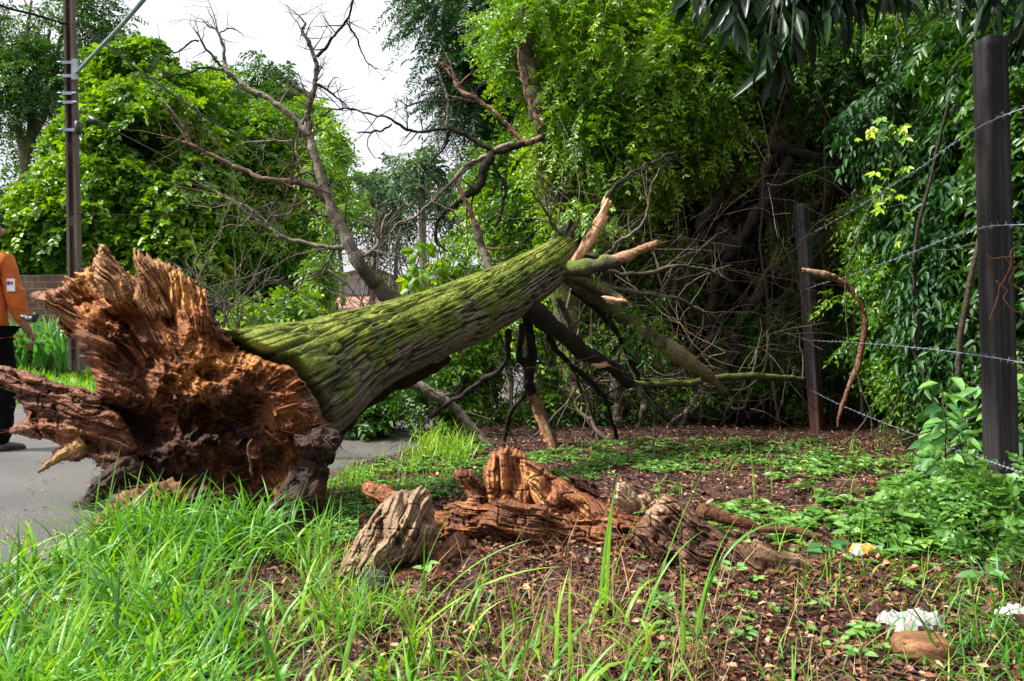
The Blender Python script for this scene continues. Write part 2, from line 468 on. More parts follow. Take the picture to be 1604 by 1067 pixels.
mx = t.nodes.new('ShaderNodeMix'); mx.data_type = 'RGBA'; mx.blend_type = 'MULTIPLY'; mx.inputs['Factor'].default_value = 0.8
t.links.new(r1.outputs[0], mx.inputs['A']); t.links.new(r3.outputs[0], mx.inputs['B'])
# far ground turns to green cover
sp = t.nodes.new('ShaderNodeSeparateXYZ'); t.links.new(geo.outputs['Position'], sp.inputs[0])
mr = t.nodes.new('ShaderNodeMapRange'); mr.inputs['From Min'].default_value = 8.5; mr.inputs['From Max'].default_value = 11
t.links.new(sp.outputs['Y'], mr.inputs['Value'])
mx3 = t.nodes.new('ShaderNodeMix'); mx3.data_type = 'RGBA'
r4 = ramp(t, [(0.3, (0.03, 0.08, 0.015)), (0.7, (0.10, 0.22, 0.03))]); t.links.new(n1.outputs['Fac'], r4.inputs[0])
t.links.new(mr.outputs[0], mx3.inputs['Factor']); t.links.new(mx.outputs['Result'], mx3.inputs['A']); t.links.new(r4.outputs[0], mx3.inputs['B'])
t.links.new(mx3.outputs['Result'], b.inputs['Base Color'])
bu = t.nodes.new('ShaderNodeBump'); bu.inputs['Distance'].default_value = 0.012; bu.inputs['Strength'].default_value = 0.9
t.links.new(n1.outputs['Fac'], bu.inputs['Height'])
bu2 = t.nodes.new('ShaderNodeBump'); bu2.inputs['Distance'].default_value = 0.006; bu2.inputs['Strength'].default_value = 0.6
t.links.new(n2.outputs['Distance'], bu2.inputs['Height']); t.links.new(bu.outputs[0], bu2.inputs['Normal']); t.links.new(bu2.outputs[0], b.inputs['Normal'])
b.inputs['Roughness'].default_value = 0.8
g = mb.build('ground', gm, None, True, False); g['kind'] = 'structure'

# road sheet, with a slightly ragged near edge
v = np.concatenate([np.arange(-2, 9, 0.05), np.arange(9, 60, 0.6)])
u = np.concatenate([np.linspace(0, 0.5, 12), np.linspace(0.6, 6.1, 40)])
Vv, Uu = np.meshgrid(v, u, indexing='ij')
edge = -0.62 + 0.345 * (Vv - 6.3) + 0.05 * np.sin(Vv * 2.3) + 0.035 * np.sin(Vv * 7.1) + 0.03 * fbm(Vv * 9, Vv * 0, None, 2, 3) * (Uu < 0.1)
XR = edge - Uu / 0.945
ZR = -0.034 + 0.03 * np.sin(np.pi * Uu / 6.1) + 0.002 * fbm(XR * 1.1, Vv * 1.1, None, 12, 2) - 0.03 * (Uu <= 0)
mb = MB(); mb.add(np.stack([XR, Vv, ZR], -1).reshape(-1, 3), gridfaces(len(v), len(u), False)[:, ::-1])
am, t, b = newmat('worn asphalt')
geo = t.nodes.new('ShaderNodeNewGeometry')
n1 = t.nodes.new('ShaderNodeTexNoise'); n1.inputs['Scale'].default_value = 170; n1.inputs['Detail'].default_value = 8; n1.inputs['Roughness'].default_value = 0.75
n2 = t.nodes.new('ShaderNodeTexVoronoi'); n2.inputs['Scale'].default_value = 210; n2.inputs['Randomness'].default_value = 1.0
n3 = t.nodes.new('ShaderNodeTexNoise'); n3.inputs['Scale'].default_value = 1.4; n3.inputs['Detail'].default_value = 5
for n_ in (n1, n2, n3): t.links.new(geo.outputs['Position'], n_.inputs['Vector'])
r1 = ramp(t, [(0.36, (0.02, 0.019, 0.018)), (0.5, (0.07, 0.066, 0.063)), (0.64, (0.22, 0.21, 0.195))])
r3 = ramp(t, [(0.3, (0.7, 0.68, 0.68)), (0.7, (1.2, 1.18, 1.15))])
t.links.new(n1.outputs['Fac'], r1.inputs[0]); t.links.new(n3.outputs['Fac'], r3.inputs[0])
mx = t.nodes.new('ShaderNodeMix'); mx.data_type = 'RGBA'; mx.blend_type = 'MULTIPLY'; mx.inputs['Factor'].default_value = 0.8
t.links.new(r1.outputs[0], mx.inputs['A']); t.links.new(r3.outputs[0], mx.inputs['B']); t.links.new(mx.outputs['Result'], b.inputs['Base Color'])
bu = t.nodes.new('ShaderNodeBump'); bu.inputs['Distance'].default_value = 0.004; bu.inputs['Strength'].default_value = 0.7
t.links.new(n1.outputs['Fac'], bu.inputs['Height']); t.links.new(bu.outputs[0], b.inputs['Normal'])
b.inputs['Roughness'].default_value = 0.6
rd = mb.build('road', am, None, True, False); rd['kind'] = 'structure'

# ---------------------------------------------------------------- relief pieces of torn wood
def seg_sdf(px, py, poly):
    poly = np.asarray(poly, float); q = np.roll(poly, -1, 0)
    best = np.full(px.shape, 1e9); inside = np.zeros(px.shape, bool)
    for a, c in zip(poly, q):
        e = c - a; L2 = max((e ** 2).sum(), 1e-9)
        t = np.clip(((px - a[0]) * e[0] + (py - a[1]) * e[1]) / L2, 0, 1)
        dx = px - a[0] - t * e[0]; dy = py - a[1] - t * e[1]
        best = np.minimum(best, dx * dx + dy * dy)
        c1 = (a[1] > py) != (c[1] > py)
        with np.errstate(divide='ignore', invalid='ignore'):
            xi = (c[0] - a[0]) * (py - a[1]) / (c[1] - a[1]) + a[0]
        inside ^= c1 & (px < xi)
    return np.sqrt(best) * np.where(inside, 1, -1)

def relief(mb, poly, Yf, bulge=0.12, thick=0.15, D=60, fib=None, cen=None, amp=(0.05, 0.03, 0.01), step=2.0, seed=0,
           rag=5.0, colfn=None, cav=(), fsc=(9, 70), fine=1.0, chunky=0):
    """one closed, thick, ragged piece of wood; fib = grain angle in degrees, or cen = centre that the grain radiates from"""
    poly = np.asarray(poly, float)
    x = np.arange(poly[:, 0].min() - 12, poly[:, 0].max() + 12, step)
    y = np.arange(poly[:, 1].min() - 12, poly[:, 1].max() + 12, step)
    PX, PY = np.meshgrid(x, y)
    if cen is not None:
        dx, dy = PX - cen[0], PY - cen[1]; rr = np.hypot(dx, dy) + 1e-6; th = np.arctan2(dy, dx)
        wv = 0.075 * fbm(PX / 80, PY / 80, None, seed + 1, 3)
        A = rr; C_ = (th + wv) * 260
        # keep the grain seamless and avoid a pinched centre
        C_ = np.where(rr < 40, C_, C_)
    else:
        a = R(fib); A = PX * np.cos(a) + PY * np.sin(a); C_ = -PX * np.sin(a) + PY * np.cos(a)
        C_ = C_ + 9 * fbm(PX / 45, PY / 45, None, seed + 1, 3)
    rg_ = rag * (1 - 0.72 * ss(330, 400, PX) * ss(500, 560, PY)) if cen is not None else rag
    wx = rg_ * (fbm(A / fsc[1], C_ / fsc[0], None, seed + 2, 3) * 1.2 + 0.5 * fbm(PX / 7, PY / 7, None, seed + 3, 3))
    d = seg_sdf(PX, PY, poly) + wx
    gyy, gxx = np.gradient(d, step)
    g2 = np.maximum(gxx ** 2 + gyy ** 2, 0.25)
    outm = d <= 0
    sh = np.clip(d, -step * 1.5, 0)
    QX = np.where(outm, PX - sh * gxx / g2, PX); QY = np.where(outm, PY - sh * gyy / g2, PY)
    prof = np.sqrt(np.clip(1 - (1 - np.clip(d / D, 0, 1)) ** 2, 0, 1))
    big = fbm(PX / 75, PY / 75, None, seed + 4, 3)
    fb = ridge(A / (fsc[1] * 2.2), C_ / (fsc[0] * 2.6), None, seed + 5, 4, 0.55)
    fn = ridge(A / fsc[1], C_ / fsc[0], None, seed + 6, 4, 0.6)
    lump = fbm(PX / 14, PY / 14, None, seed + 7, 4, 0.6)
    if cen is not None:
        # crumbled, layered rot round the middle and below, where no grain survives
        w = ss(70, 190, rr) * (1 - 0.85 * ss(590, 670, PY) * ss(90, 170, PX))
        wp = 14 * fbm(PX / 40, PY / 40, None, seed + 21, 3)
        ia = (PX * 0.92 + PY * 0.38 + wp) / 34; ib = (-PX * 0.38 + PY * 0.92 + wp) / 13
        fb = fb * w + (1 - w) * ridge(ia * 0.7, ib * 0.6, None, seed + 22, 5, 0.6)
        fn = fn * w + (1 - w) * ridge(ia * 1.6, ib * 1.5, None, seed + 23, 4, 0.65)
        A = A * w + PX * (1 - w); C_ = C_ * w + (PY + wp) * (1 - w)
    if chunky:
        # break the grain into stepped slabs with narrow cracks between them
        hq = fb * chunky; fb = (np.floor(hq) + ss(0.0, 0.42, hq - np.floor(hq))) / chunky
        ck = vn(A / (fsc[1] * 0.9) + 3, C_ / (fsc[0] * 2.1), None, seed + 31); ck2 = vn(PX / 24, PY / 19, None, seed + 32)
        fb = fb - 0.8 * np.exp(-(ck / 0.07) ** 2) - 0.5 * np.exp(-(ck2 / 0.06) ** 2)
    edge = np.clip(d / 6, 0, 1)
    rel = (amp[0] * big + amp[1] * fb + amp[2] * fn + amp[2] * 0.8 * lump * fine) * edge
    cv = 0
    for (cx, cy, sx, sy, dp) in cav:
        cv = cv + dp * np.exp(-(((PX - cx + 18 * big) / sx) ** 2 + ((PY - cy + 18 * lump) / sy) ** 2))
    Y0 = Yf(QX, QY)
    Yfr = Y0 - bulge * prof - rel + cv * edge
    Ybk = Y0 + thick * prof + 0.5 * amp[1] * fb * edge
    Yfr = np.minimum(Yfr, Ybk - 0.012 * edge)
    def pt(Yv): return np.stack([(QX - CX) / F * Yv, Yv, CH + (HY - QY) / F * Yv], -1)
    VF, VB = pt(Yfr), pt(Ybk)
    ny, nx = PX.shape
    ii = d > 0
    cell = ii[:-1, :-1] | ii[1:, :-1] | ii[:-1, 1:] | ii[1:, 1:]
    # only keep cells whose outside corners lie near the rim
    nearr = d > -step * 2.2
    cell &= nearr[:-1, :-1] & nearr[1:, :-1] & nearr[:-1, 1:] & nearr[1:, 1:]
    J, I = np.nonzero(cell)
    idx = np.arange(ny * nx).reshape(ny, nx)
    q = np.stack([idx[J, I], idx[J + 1, I], idx[J + 1, I + 1], idx[J, I + 1]], 1)
    bidx = np.where(outm, idx, idx + ny * nx)
    qb = np.stack([bidx[J, I], bidx[J, I + 1], bidx[J + 1, I + 1], bidx[J + 1, I]], 1)
    allf = np.concatenate([q, qb])
    used = np.unique(allf); remap = np.zeros(2 * ny * nx, int); remap[used] = np.arange(len(used))
    V = np.concatenate([VF.reshape(-1, 3), VB.reshape(-1, 3)])[used]
    if colfn is not None:
        Cc = colfn(PX, PY, fb, fn, big, lump, A, C_).reshape(-1, 3); Cc = np.concatenate([Cc, Cc])[used]
    else: Cc = None
    mb.add(V, remap[allf], Cc)
    return dict(PX=PX, PY=PY, Yfr=Yfr, d=d, x=x, y=y)

def lerp3(stops, t):
    t = np.clip(t, 0, 1); p = [s[0] for s in stops]
    return np.stack([np.interp(t, p, [s[1][k] for s in stops]) for k in range(3)], -1)

def splinter(mb, p, d, ln, w, rng, col, bendy=0.15):
    """a thin torn sliver tapering to a point, slightly bent"""
    d = nrm(d); k = 5; t = np.linspace(0, 1, k)[:, None]
    bd = rng.normal(size=3) * bendy
    c = p - d * ln * 0.35 + d * ln * t * 1.35 + bd * ln * t ** 2
    r = w * np.array([0.9, 1.0, 0.75, 0.42, 0.06]) * rng.uniform(0.8, 1.2, k)
    Cg, D, r, th = tubegrid(c, r, 4)
    fl = np.array([1.0, rng.uniform(0.25, 0.6), 1.0, rng.uniform(0.25, 0.6)])
    V = (Cg[:, None] + D * (r[:, None] * fl[None])[:, :, None]).reshape(-1, 3)
    mb.add(V, gridfaces(k, 4), col)

ORANGE = [(0.0, (0.010, 0.003, 0.002)), (0.3, (0.048, 0.012, 0.005)), (0.55, (0.145, 0.040, 0.011)), (0.8, (0.37, 0.13, 0.026)), (1.0, (0.62, 0.30, 0.08))]

# ---------------------------------------------------------------- the fallen tree
rng = np.random.default_rng(5)
FT = thing('fallen_tree', 'large fallen tree with mossy leaning trunk and torn orange root end facing the camera', 'fallen tree', (-1.0, 3.6, 0))

def plateY(px, py):
    return 3.62 + 0.00115 * (430 - px) - 0.00045 * (700 - py) + 0.10 * ss(480, 540, px)
OUT = [(62, 466), (80, 452), (97, 443), (120, 428), (149, 413), (154, 398), (160, 383), (170, 396), (185, 412), (205, 428), (219, 440),
       (224, 428), (216, 410), (214, 391), (232, 403), (250, 411), (276, 420), (297, 433), (316, 458), (330, 485), (343, 509), (362, 534), (380, 549),
       (422, 566), (455, 574), (478, 600), (500, 634), (505, 655), (530, 680), (531, 700), (520, 716), (503, 733), (495, 770), (482, 806), (462, 838), (440, 850),
       (388, 832), (400, 806), (427, 778), (424, 768), (392, 796), (372, 822), (340, 846), (250, 846), (190, 838), (172, 812), (196, 790), (178, 768), (172, 745),
       (189, 738), (160, 732), (136, 708), (128, 690), (150, 660), (152, 630), (144, 596), (139, 574), (122, 545), (104, 524), (84, 496)]
def platecol(PX, PY, fb, fn, big, lump, A, C_):
    # soil-stained dark brown heart, fresh orange wood on the torn upper fan and along the right rim
    fresh = 0.30 * ss(620, 430, PY) * ss(40, 150, PX) + 0.42 * np.exp(-(((PX - 462 + 14 * lump) / 26) ** 2 + ((PY - 665) / 100) ** 2)) * (0.6 + 0.9 * fbm(PX / 16, PY / 22, None, 78, 4)) \
        + 0.45 * np.exp(-(((PX - 400) / 55) ** 2 + ((PY - 565) / 25) ** 2)) + 0.35 * np.exp(-(((PX - 255) / 70) ** 2 + ((PY - 440) / 40) ** 2)) \
        + 0.3 * np.exp(-(((PX - 150) / 40) ** 2 + ((PY - 430) / 25) ** 2)) + 0.3 * np.exp(-(((PX - 300) / 25) ** 2 + ((PY - 600) / 22) ** 2))
    patch = fbm(PX / 38, PY / 38, None, 71, 4)
    f2 = ridge(A / 60, C_ / 5.0, None, 73, 3)
    f3 = fbm(A / 25, C_ / 2.4, None, 74, 3)
    t = 0.36 + fresh + 0.30 * patch + 0.12 * fb + 0.16 * f2 + 0.22 * f3 + 0.10 * lump
    t = t - 0.10 * ss(600, 700, PY) * (1 - ss(400, 440, PX))
    c = lerp3(ORANGE, t)
    soil = ss(0.0, 0.5, fbm(PX / 30, PY / 30, None, 75, 4) + 0.6 * ss(640, 760, PY) - 0.25)[..., None] * 0.6
    c = c * (1 - soil) + np.array([0.075, 0.024, 0.015]) * soil
    pale = (ss(470, 500, PX) * ss(670, 600, PY))[..., None] * 0.8
    c = c * (1 - pale) + np.array([0.22, 0.17, 0.13]) * pale * (1 + 0.5 * patch[..., None])
    return np.clip(c, 0.004, 1)
mb = MB()
info = relief(mb, OUT, plateY, 0.10, 0.34, 85, None, (330, 655), (0.13, 0.075, 0.020), 1.6, 11, 8.5, platecol,
              [(330, 655, 75, 22, 0.18), (215, 665, 60, 26, 0.17), (190, 500, 24, 16, 0.14), (280, 745, 120, 30, 0.16), (250, 560, 40, 22, 0.09), (270, 500, 14, 30, 0.08), (225, 455, 12, 20, 0.07), (330, 590, 40, 12, 0.10), (140, 470, 30, 8, 0.06),
               (395, 640, 22, 30, 0.09), (475, 760, 18, 60, 0.12), (360, 545, 22, 14, 0.06)], (7.5, 95))
# slivers standing proud of the torn face, following the grain
def surfY(px, py):
    j = np.clip(((py - info['y'][0]) / 1.6).astype(int), 0, len(info['y']) - 1)
    i = np.clip(((px - info['x'][0]) / 1.6).astype(int), 0, len(info['x']) - 1)
    return info['Yfr'][j, i], info['d'][j, i]
n = 1300
sx = rng.uniform(60, 530, n); sy = rng.uniform(385, 840, n)
yy, dd = surfY(sx, sy)
for a, c, Yv, dv in zip(sx, sy, yy, dd):
    if dv < 1: continue
    e = np.array([a - 330, c - 655.0]); rr_ = np.hypot(*e); e = e / max(rr_, 1)
    if c > 640 and a > 150 and rng.random() < 0.6: e = rng.normal(size=2) * 0.7 + e
    edge = dv < 14
    if edge and a > 360 and c > 520: continue
    ln = rng.uniform(0.015, 0.05) * (1.5 if edge else 1.0); w = rng.uniform(0.002, 0.006)
    d = np.array([e[0], -rng.uniform(0.0, 0.35), -e[1]]) + rng.normal(size=3) * 0.25
    k = 0.42 + 0.38 * rng.random() - (0.28 if c > 620 and a < 400 else 0)
    if rng.random() < 0.22: ln *= 1.6; w *= 2.8
    splinter(mb, P(a, c, Yv), d, ln, w, rng, lerp3(ORANGE, np.array(k)))
mb.build('root_plate', M['rot'], FT)

# torn roots: the long left arm, its lower prongs, the dark knob and the buttress foot
def armcol(PX, PY, fb, fn, big, lump, A, C_):
    t = 0.52 + 0.2 * fb + 0.25 * fbm(A / 40, C_ / 3.2, None, 91, 3) + 0.15 * fbm(PX / 25, PY / 25, None, 92, 3)
    t = t + 0.4 * np.exp(-(((PX - 118) / 26) ** 2 + ((PY - 690) / 24) ** 2)) - 0.1 * ss(590, 640, PY) 
    return lerp3([(0, (0.018, 0.006, 0.004)), (0.4, (0.10, 0.034, 0.017)), (0.7, (0.27, 0.105, 0.045)), (1, (0.56, 0.29, 0.11))], t)
ARM = [(-40, 560), (-10, 568), (25, 577), (60, 588), (99, 604), (134, 608), (160, 622), (190, 650), (215, 700), (205, 735), (165, 738), (140, 716), (112, 722),
       (90, 722), (62, 739), (84, 712), (92, 700), (80, 690), (45, 688), (12, 678), (30, 663), (44, 652), (36, 632), (12, 612), (-40, 590)]
mb = MB()
i2 = relief(mb, ARM, lambda a, c: 3.80 + 0.0011 * (200 - a), 0.10, 0.12, 42, 17, None, (0.03, 0.05, 0.02), 1.6, 31, 6, armcol,
       [(60, 650, 40, 7, 0.07), (150, 690, 30, 12, 0.06)], (8, 80), 1.0, 3.0)
for _ in range(260):
    a, c = rng.uniform(-30, 205), rng.uniform(565, 735)
    i = int((a - i2['x'][0]) / 1.6); j = int((c - i2['y'][0]) / 1.6)
    if j < 0 or i < 0 or j >= i2['d'].shape[0] or i >= i2['d'].shape[1] or i2['d'][j, i] < 1: continue
    splinter(mb, P(a, c, i2['Yfr'][j, i]), np.array([-1, -0.3, 0.25]) + rng.normal(size=3) * 0.25, rng.uniform(0.03, 0.09), rng.uniform(0.0015, 0.004), rng,
             lerp3(ORANGE, np.array(rng.uniform(0.3, 0.8))))
mb.build('root', M['rot'], FT)

def root(pts, seed, cols, bump=0.5, n=70, ns=56, name='root', bs=22, tipcol=None):
    m_ = MB(); C, r = pxpath(pts, n)
    C = wiggle(C, 0.03, 8, seed)
    Cg, D, r, th = tubegrid(C, r, ns)
    s = np.linspace(0, 1, n)[:, None] * len(pts) * 1.2; c_, s_ = np.cos(th)[None], np.sin(th)[None]
    fl = ridge(c_ * 2.6 + 0 * s, s_ * 2.6 + 0 * s, s * 0.7 + 0 * th, seed, 5, 0.65)
    lu = fbm(c_ * 1.5 + s * 2, s_ * 1.5 + 0 * s, s * 3 + 0 * th, seed + 3, 4)
    V = Cg[:, None] + D * (r[:, None] * (1 + bump * (0.6 * fl + 0.5 * lu)))[:, :, None]
    col = lerp3(cols, 0.5 + 0.35 * fl + 0.3 * lu).reshape(-1, 3)
    base = m_.n
    m_.add(V.reshape(-1, 3), gridfaces(n, ns), col)
    r7 = np.random.default_rng(seed); Tn = nrm(np.gradient(C, axis=0))
    for _ in range(70):
        i_, j_ = r7.integers(2, n - 1), r7.integers(0, ns)
        splinter(m_, V[i_, j_], Tn[i_] + D[i_, j_] * .25 + r7.normal(size=3) * .25, r[i_] * r7.uniform(.5, 1.6), r[i_] * r7.uniform(.04, .13), r7, lerp3(cols, np.array(r7.uniform(.3, 1))))
    for st, sg in ((0, 1), ((n - 1) * ns, -1)):
        k = np.arange(1, ns - 1)
        m_.tri(np.stack([np.full(ns - 2, st), st + (k + 1 if sg > 0 else k), st + (k if sg > 0 else k + 1)], 1))
    return m_
DK = [(0, (0.006, 0.003, 0.002)), (0.6, (0.030, 0.012, 0.007)), (1, (0.11, 0.042, 0.02))]
BR = [(0, (0.035, 0.016, 0.01)), (0.5, (0.12, 0.055, 0.03)), (1, (0.30, 0.15, 0.07))]
for i, (pts, cols, bp) in enumerate([
        ([(60, 468, 6, 4.0), (80, 470, 12, 3.95), (110, 485, 20, 3.9)], BR, 0.4),
        ([(470, 690, 10, 3.5), (495, 692, 16, 3.45), (515, 690, 17, 3.45), (528, 700, 12, 3.45)], DK, 0.8),
        ([(440, 845, 30, 3.45), (462, 800, 32, 3.5), (480, 745, 26, 3.55), (492, 705, 18, 3.6)], DK, 0.5),
        ([(215, 735, 20, 3.75), (175, 752, 16, 3.65), (150, 775, 11, 3.6), (138, 792, 5, 3.55)], DK, 0.7),
        ([(265, 790, 34, 3.55), (215, 798, 24, 3.42), (175, 815, 17, 3.36), (138, 838, 9, 3.33)], [(0, (0.03, 0.01, 0.006)), (0.5, (0.14, 0.05, 0.02)), (1, (0.36, 0.16, 0.06))], 0.8),
        ([(130, 700, 13, 3.8), (105, 712, 8, 3.75), (82, 724, 5, 3.72), (60, 739, 2, 3.7)], [(0, (0.12, 0.05, 0.02)), (1, (0.5, 0.28, 0.1))], 0.4),
        ([(392, 745, 2, 3.45), (388, 726, 2, 3.44), (384, 700, 1.5, 3.44), (391, 690, 1, 3.45)], BR, 0.3)]):
    root(pts, 40 + i, cols, bp).build('root', M['rot'], FT)

# trunk
st = np.array([(345, 655, 3.80, 0.40), (390, 634, 3.74, 0.345), (420, 620, 3.74, 0.31), (450, 606, 3.80, 0.285), (490, 590, 3.92, 0.262), (540, 563, 4.08, 0.222), (620, 530, 4.38, 0.190), (680, 508, 4.6, 0.182),
               (740, 485, 4.84, 0.182), (800, 454, 5.1, 0.160), (850, 424, 5.32, 0.138), (882, 398, 5.48, 0.108), (905, 378, 5.56, 0.05)], float)
nl, ns = 620, 420
s = spline(st, nl)
C = np.stack([(s[:, 0] - CX) / F * s[:, 1 + 1], s[:, 2], CH + (HY - s[:, 1]) / F * s[:, 2]], 1)
_, D, r, th = tubegrid(C, s[:, 3], ns)
arc = np.concatenate([[0], np.cumsum(np.linalg.norm(np.diff(C, axis=0), axis=1))])
S_ = arc[:, None] + 0 * th[None]; cs, sn = np.cos(th)[None] + 0 * S_, np.sin(th)[None] + 0 * S_
wx = 0.10 * fbm(cs * 1.4, sn * 1.4, S_ * 2.6, 101, 3)
cs2, sn2 = cs + wx, sn + wx * 0.7
K = 8.0
tw = 0.3 * S_
ca, sa = np.cos(tw), np.sin(tw)
c3, s3 = cs2 * ca - sn2 * sa, cs2 * sa + sn2 * ca
fur = 1 - np.abs(vn(c3 * K, s3 * K, S_ * 3.4, 102)) * 2
fur2 = 1 - np.abs(vn(c3 * K * 2.3, s3 * K * 2.3, S_ * 9.0, 103)) * 2
fur3 = fbm(c3 * 22, s3 * 22, S_ * 40, 104, 3)
plates = 0.55 * (1 - fur) + 0.45 * (1 - fur2)          # high on the plates, low in the furrows
plates = np.clip(plates * 1.25, 0, 1) ** 0.7
und = fbm(cs * 1.6, sn * 1.6, S_ * 1.8, 105, 3)
burl = 0.0
rad = r[:, None] * (1 + 0.06 * und) + 0.034 * (plates - 0.5) + 0.004 * fur3
flare = np.exp(-S_ / 0.22) * (0.05 + 0.10 * np.maximum(0, vn(cs * 1.7, sn * 1.7, None, 106)))
rad = rad + flare
rad = rad * (1 - ss(arc[-1] - 0.10, arc[-1], S_) * (0.3 + 0.5 * np.abs(fbm(cs * 5, sn * 5, None, 107, 2))))
V = C[:, None] + D * rad[:, :, None]
# the butt end stays behind the torn face
_px = CX + V[..., 0] / V[..., 1] * F; _py = HY - (V[..., 2] - CH) / V[..., 1] * F
_m = S_ < 1.2
_d = np.full(S_.shape, -99.0); _d[_m] = seg_sdf(_px[_m], _py[_m], OUT)
_need = plateY(_px, _py) + 0.16; _k = np.maximum(_need / V[..., 1], 1.0); _k = 1 + (_k - 1) * ss(-25, 5, _d)
V = (V - [0, 0, CH]) * _k[..., None] + [0, 0, CH]
# surface normal estimate for moss
du = np.gradient(V, axis=0); dv = np.roll(V, -1, 1) - np.roll(V, 1, 1)
Nn = nrm(np.cross(dv, du)); sgn = np.sign((Nn * D).sum(-1, keepdims=True)); Nn = Nn * sgn
upn = D[..., 2]
moss = 0.24 + upn * 0.85 + 0.85 * fbm(V[..., 0] * 7, V[..., 1] * 7, V[..., 2] * 7, 108, 4) + 0.25 * fbm(V[..., 0] * 30, V[..., 1] * 30, V[..., 2] * 30, 109, 3) + 0.12 * (plates - 0.5)
moss = ss(-0.02, 0.6, moss)
barkc = lerp3([(0, (0.012, 0.009, 0.007)), (0.5, (0.06, 0.048, 0.036)), (1, (0.19, 0.16, 0.12))], plates * 0.9 + 0.15 * fur3)
lich = ss(0.25, 0.5, fbm(V[..., 0] * 9, V[..., 1] * 9, V[..., 2] * 9, 112, 4))[..., None] * 0.45
barkc = barkc * (1 - lich) + np.array([0.16, 0.17, 0.12]) * lich
mossc = lerp3([(0, (0.02, 0.036, 0.006)), (0.5, (0.085, 0.12, 0.016)), (1, (0.27, 0.30, 0.045))], 0.5 + 0.5 * fbm(V[..., 0] * 14, V[..., 1] * 14, V[..., 2] * 14, 110, 4) + 0.2 * ss(0.1, 0.9, upn))
mk = (moss * (0.12 + 0.88 * ss(0.35, 0.75, plates)))[..., None]
colr = barkc * (1 - mk) + mossc * mk
mb = MB(); mb.add(V.reshape(-1, 3), gridfaces(nl, ns), colr.reshape(-1, 3))
k = np.arange(1, ns - 1); e = (nl - 1) * ns
mb.tri(np.stack([np.full(ns - 2, e), e + k, e + k + 1], 1))
mb.build('trunk', M['trunk'], FT)
# moss fuzz on the upper side
mb = MB()
cand = np.argwhere((moss > 0.55) & (plates > 0.45))
pick = cand[rng.choice(len(cand), 15000)]
p0 = V[pick[:, 0], pick[:, 1]]; nn0 = nrm(D[pick[:, 0], pick[:, 1]] + rng.normal(size=(len(pick), 3)) * 0.6)
leaves(mb, p0 + rng.normal(size=p0.shape) * 0.002 - nn0 * 0.002, nn0, rng.normal(size=p0.shape), rng.uniform(0.005, 0.014, len(pick)), rng.uniform(0.002, 0.004, len(pick)), rng.random(len(pick)), False)
M['moss'] = leafmat('moss', [(0.0, (0.06, 0.10, 0.01)), (0.5, (0.12, 0.16, 0.02)), (1.0, (0.28, 0.32, 0.05))], 0.8, 0.25, 0.2)
mo = mb.build('moss', M['moss'], FT); mo['kind'] = 'stuff'
# small epiphyte rosettes on the bark
for (a, c, Yv, sz) in ((738, 486, 4.66, 0.09), (665, 502, 4.4, 0.055), (470, 700, 3.55, 0.03)):
    mb = MB(); m_ = 34; q = P(a, c, Yv)
    dd = nrm(rng.normal(size=(m_, 3)) * np.array([1, 0.6, 1]) + np.array([0, -0.5, 0.15]))
    leaves(mb, np.repeat(q[None], m_, 0), dd, rng.normal(size=(m_, 3)), rng.uniform(0.5, 1.1, m_) * sz, 0.003, rng.random(m_))
    mb.build('air_plant', M['straw'], FT)

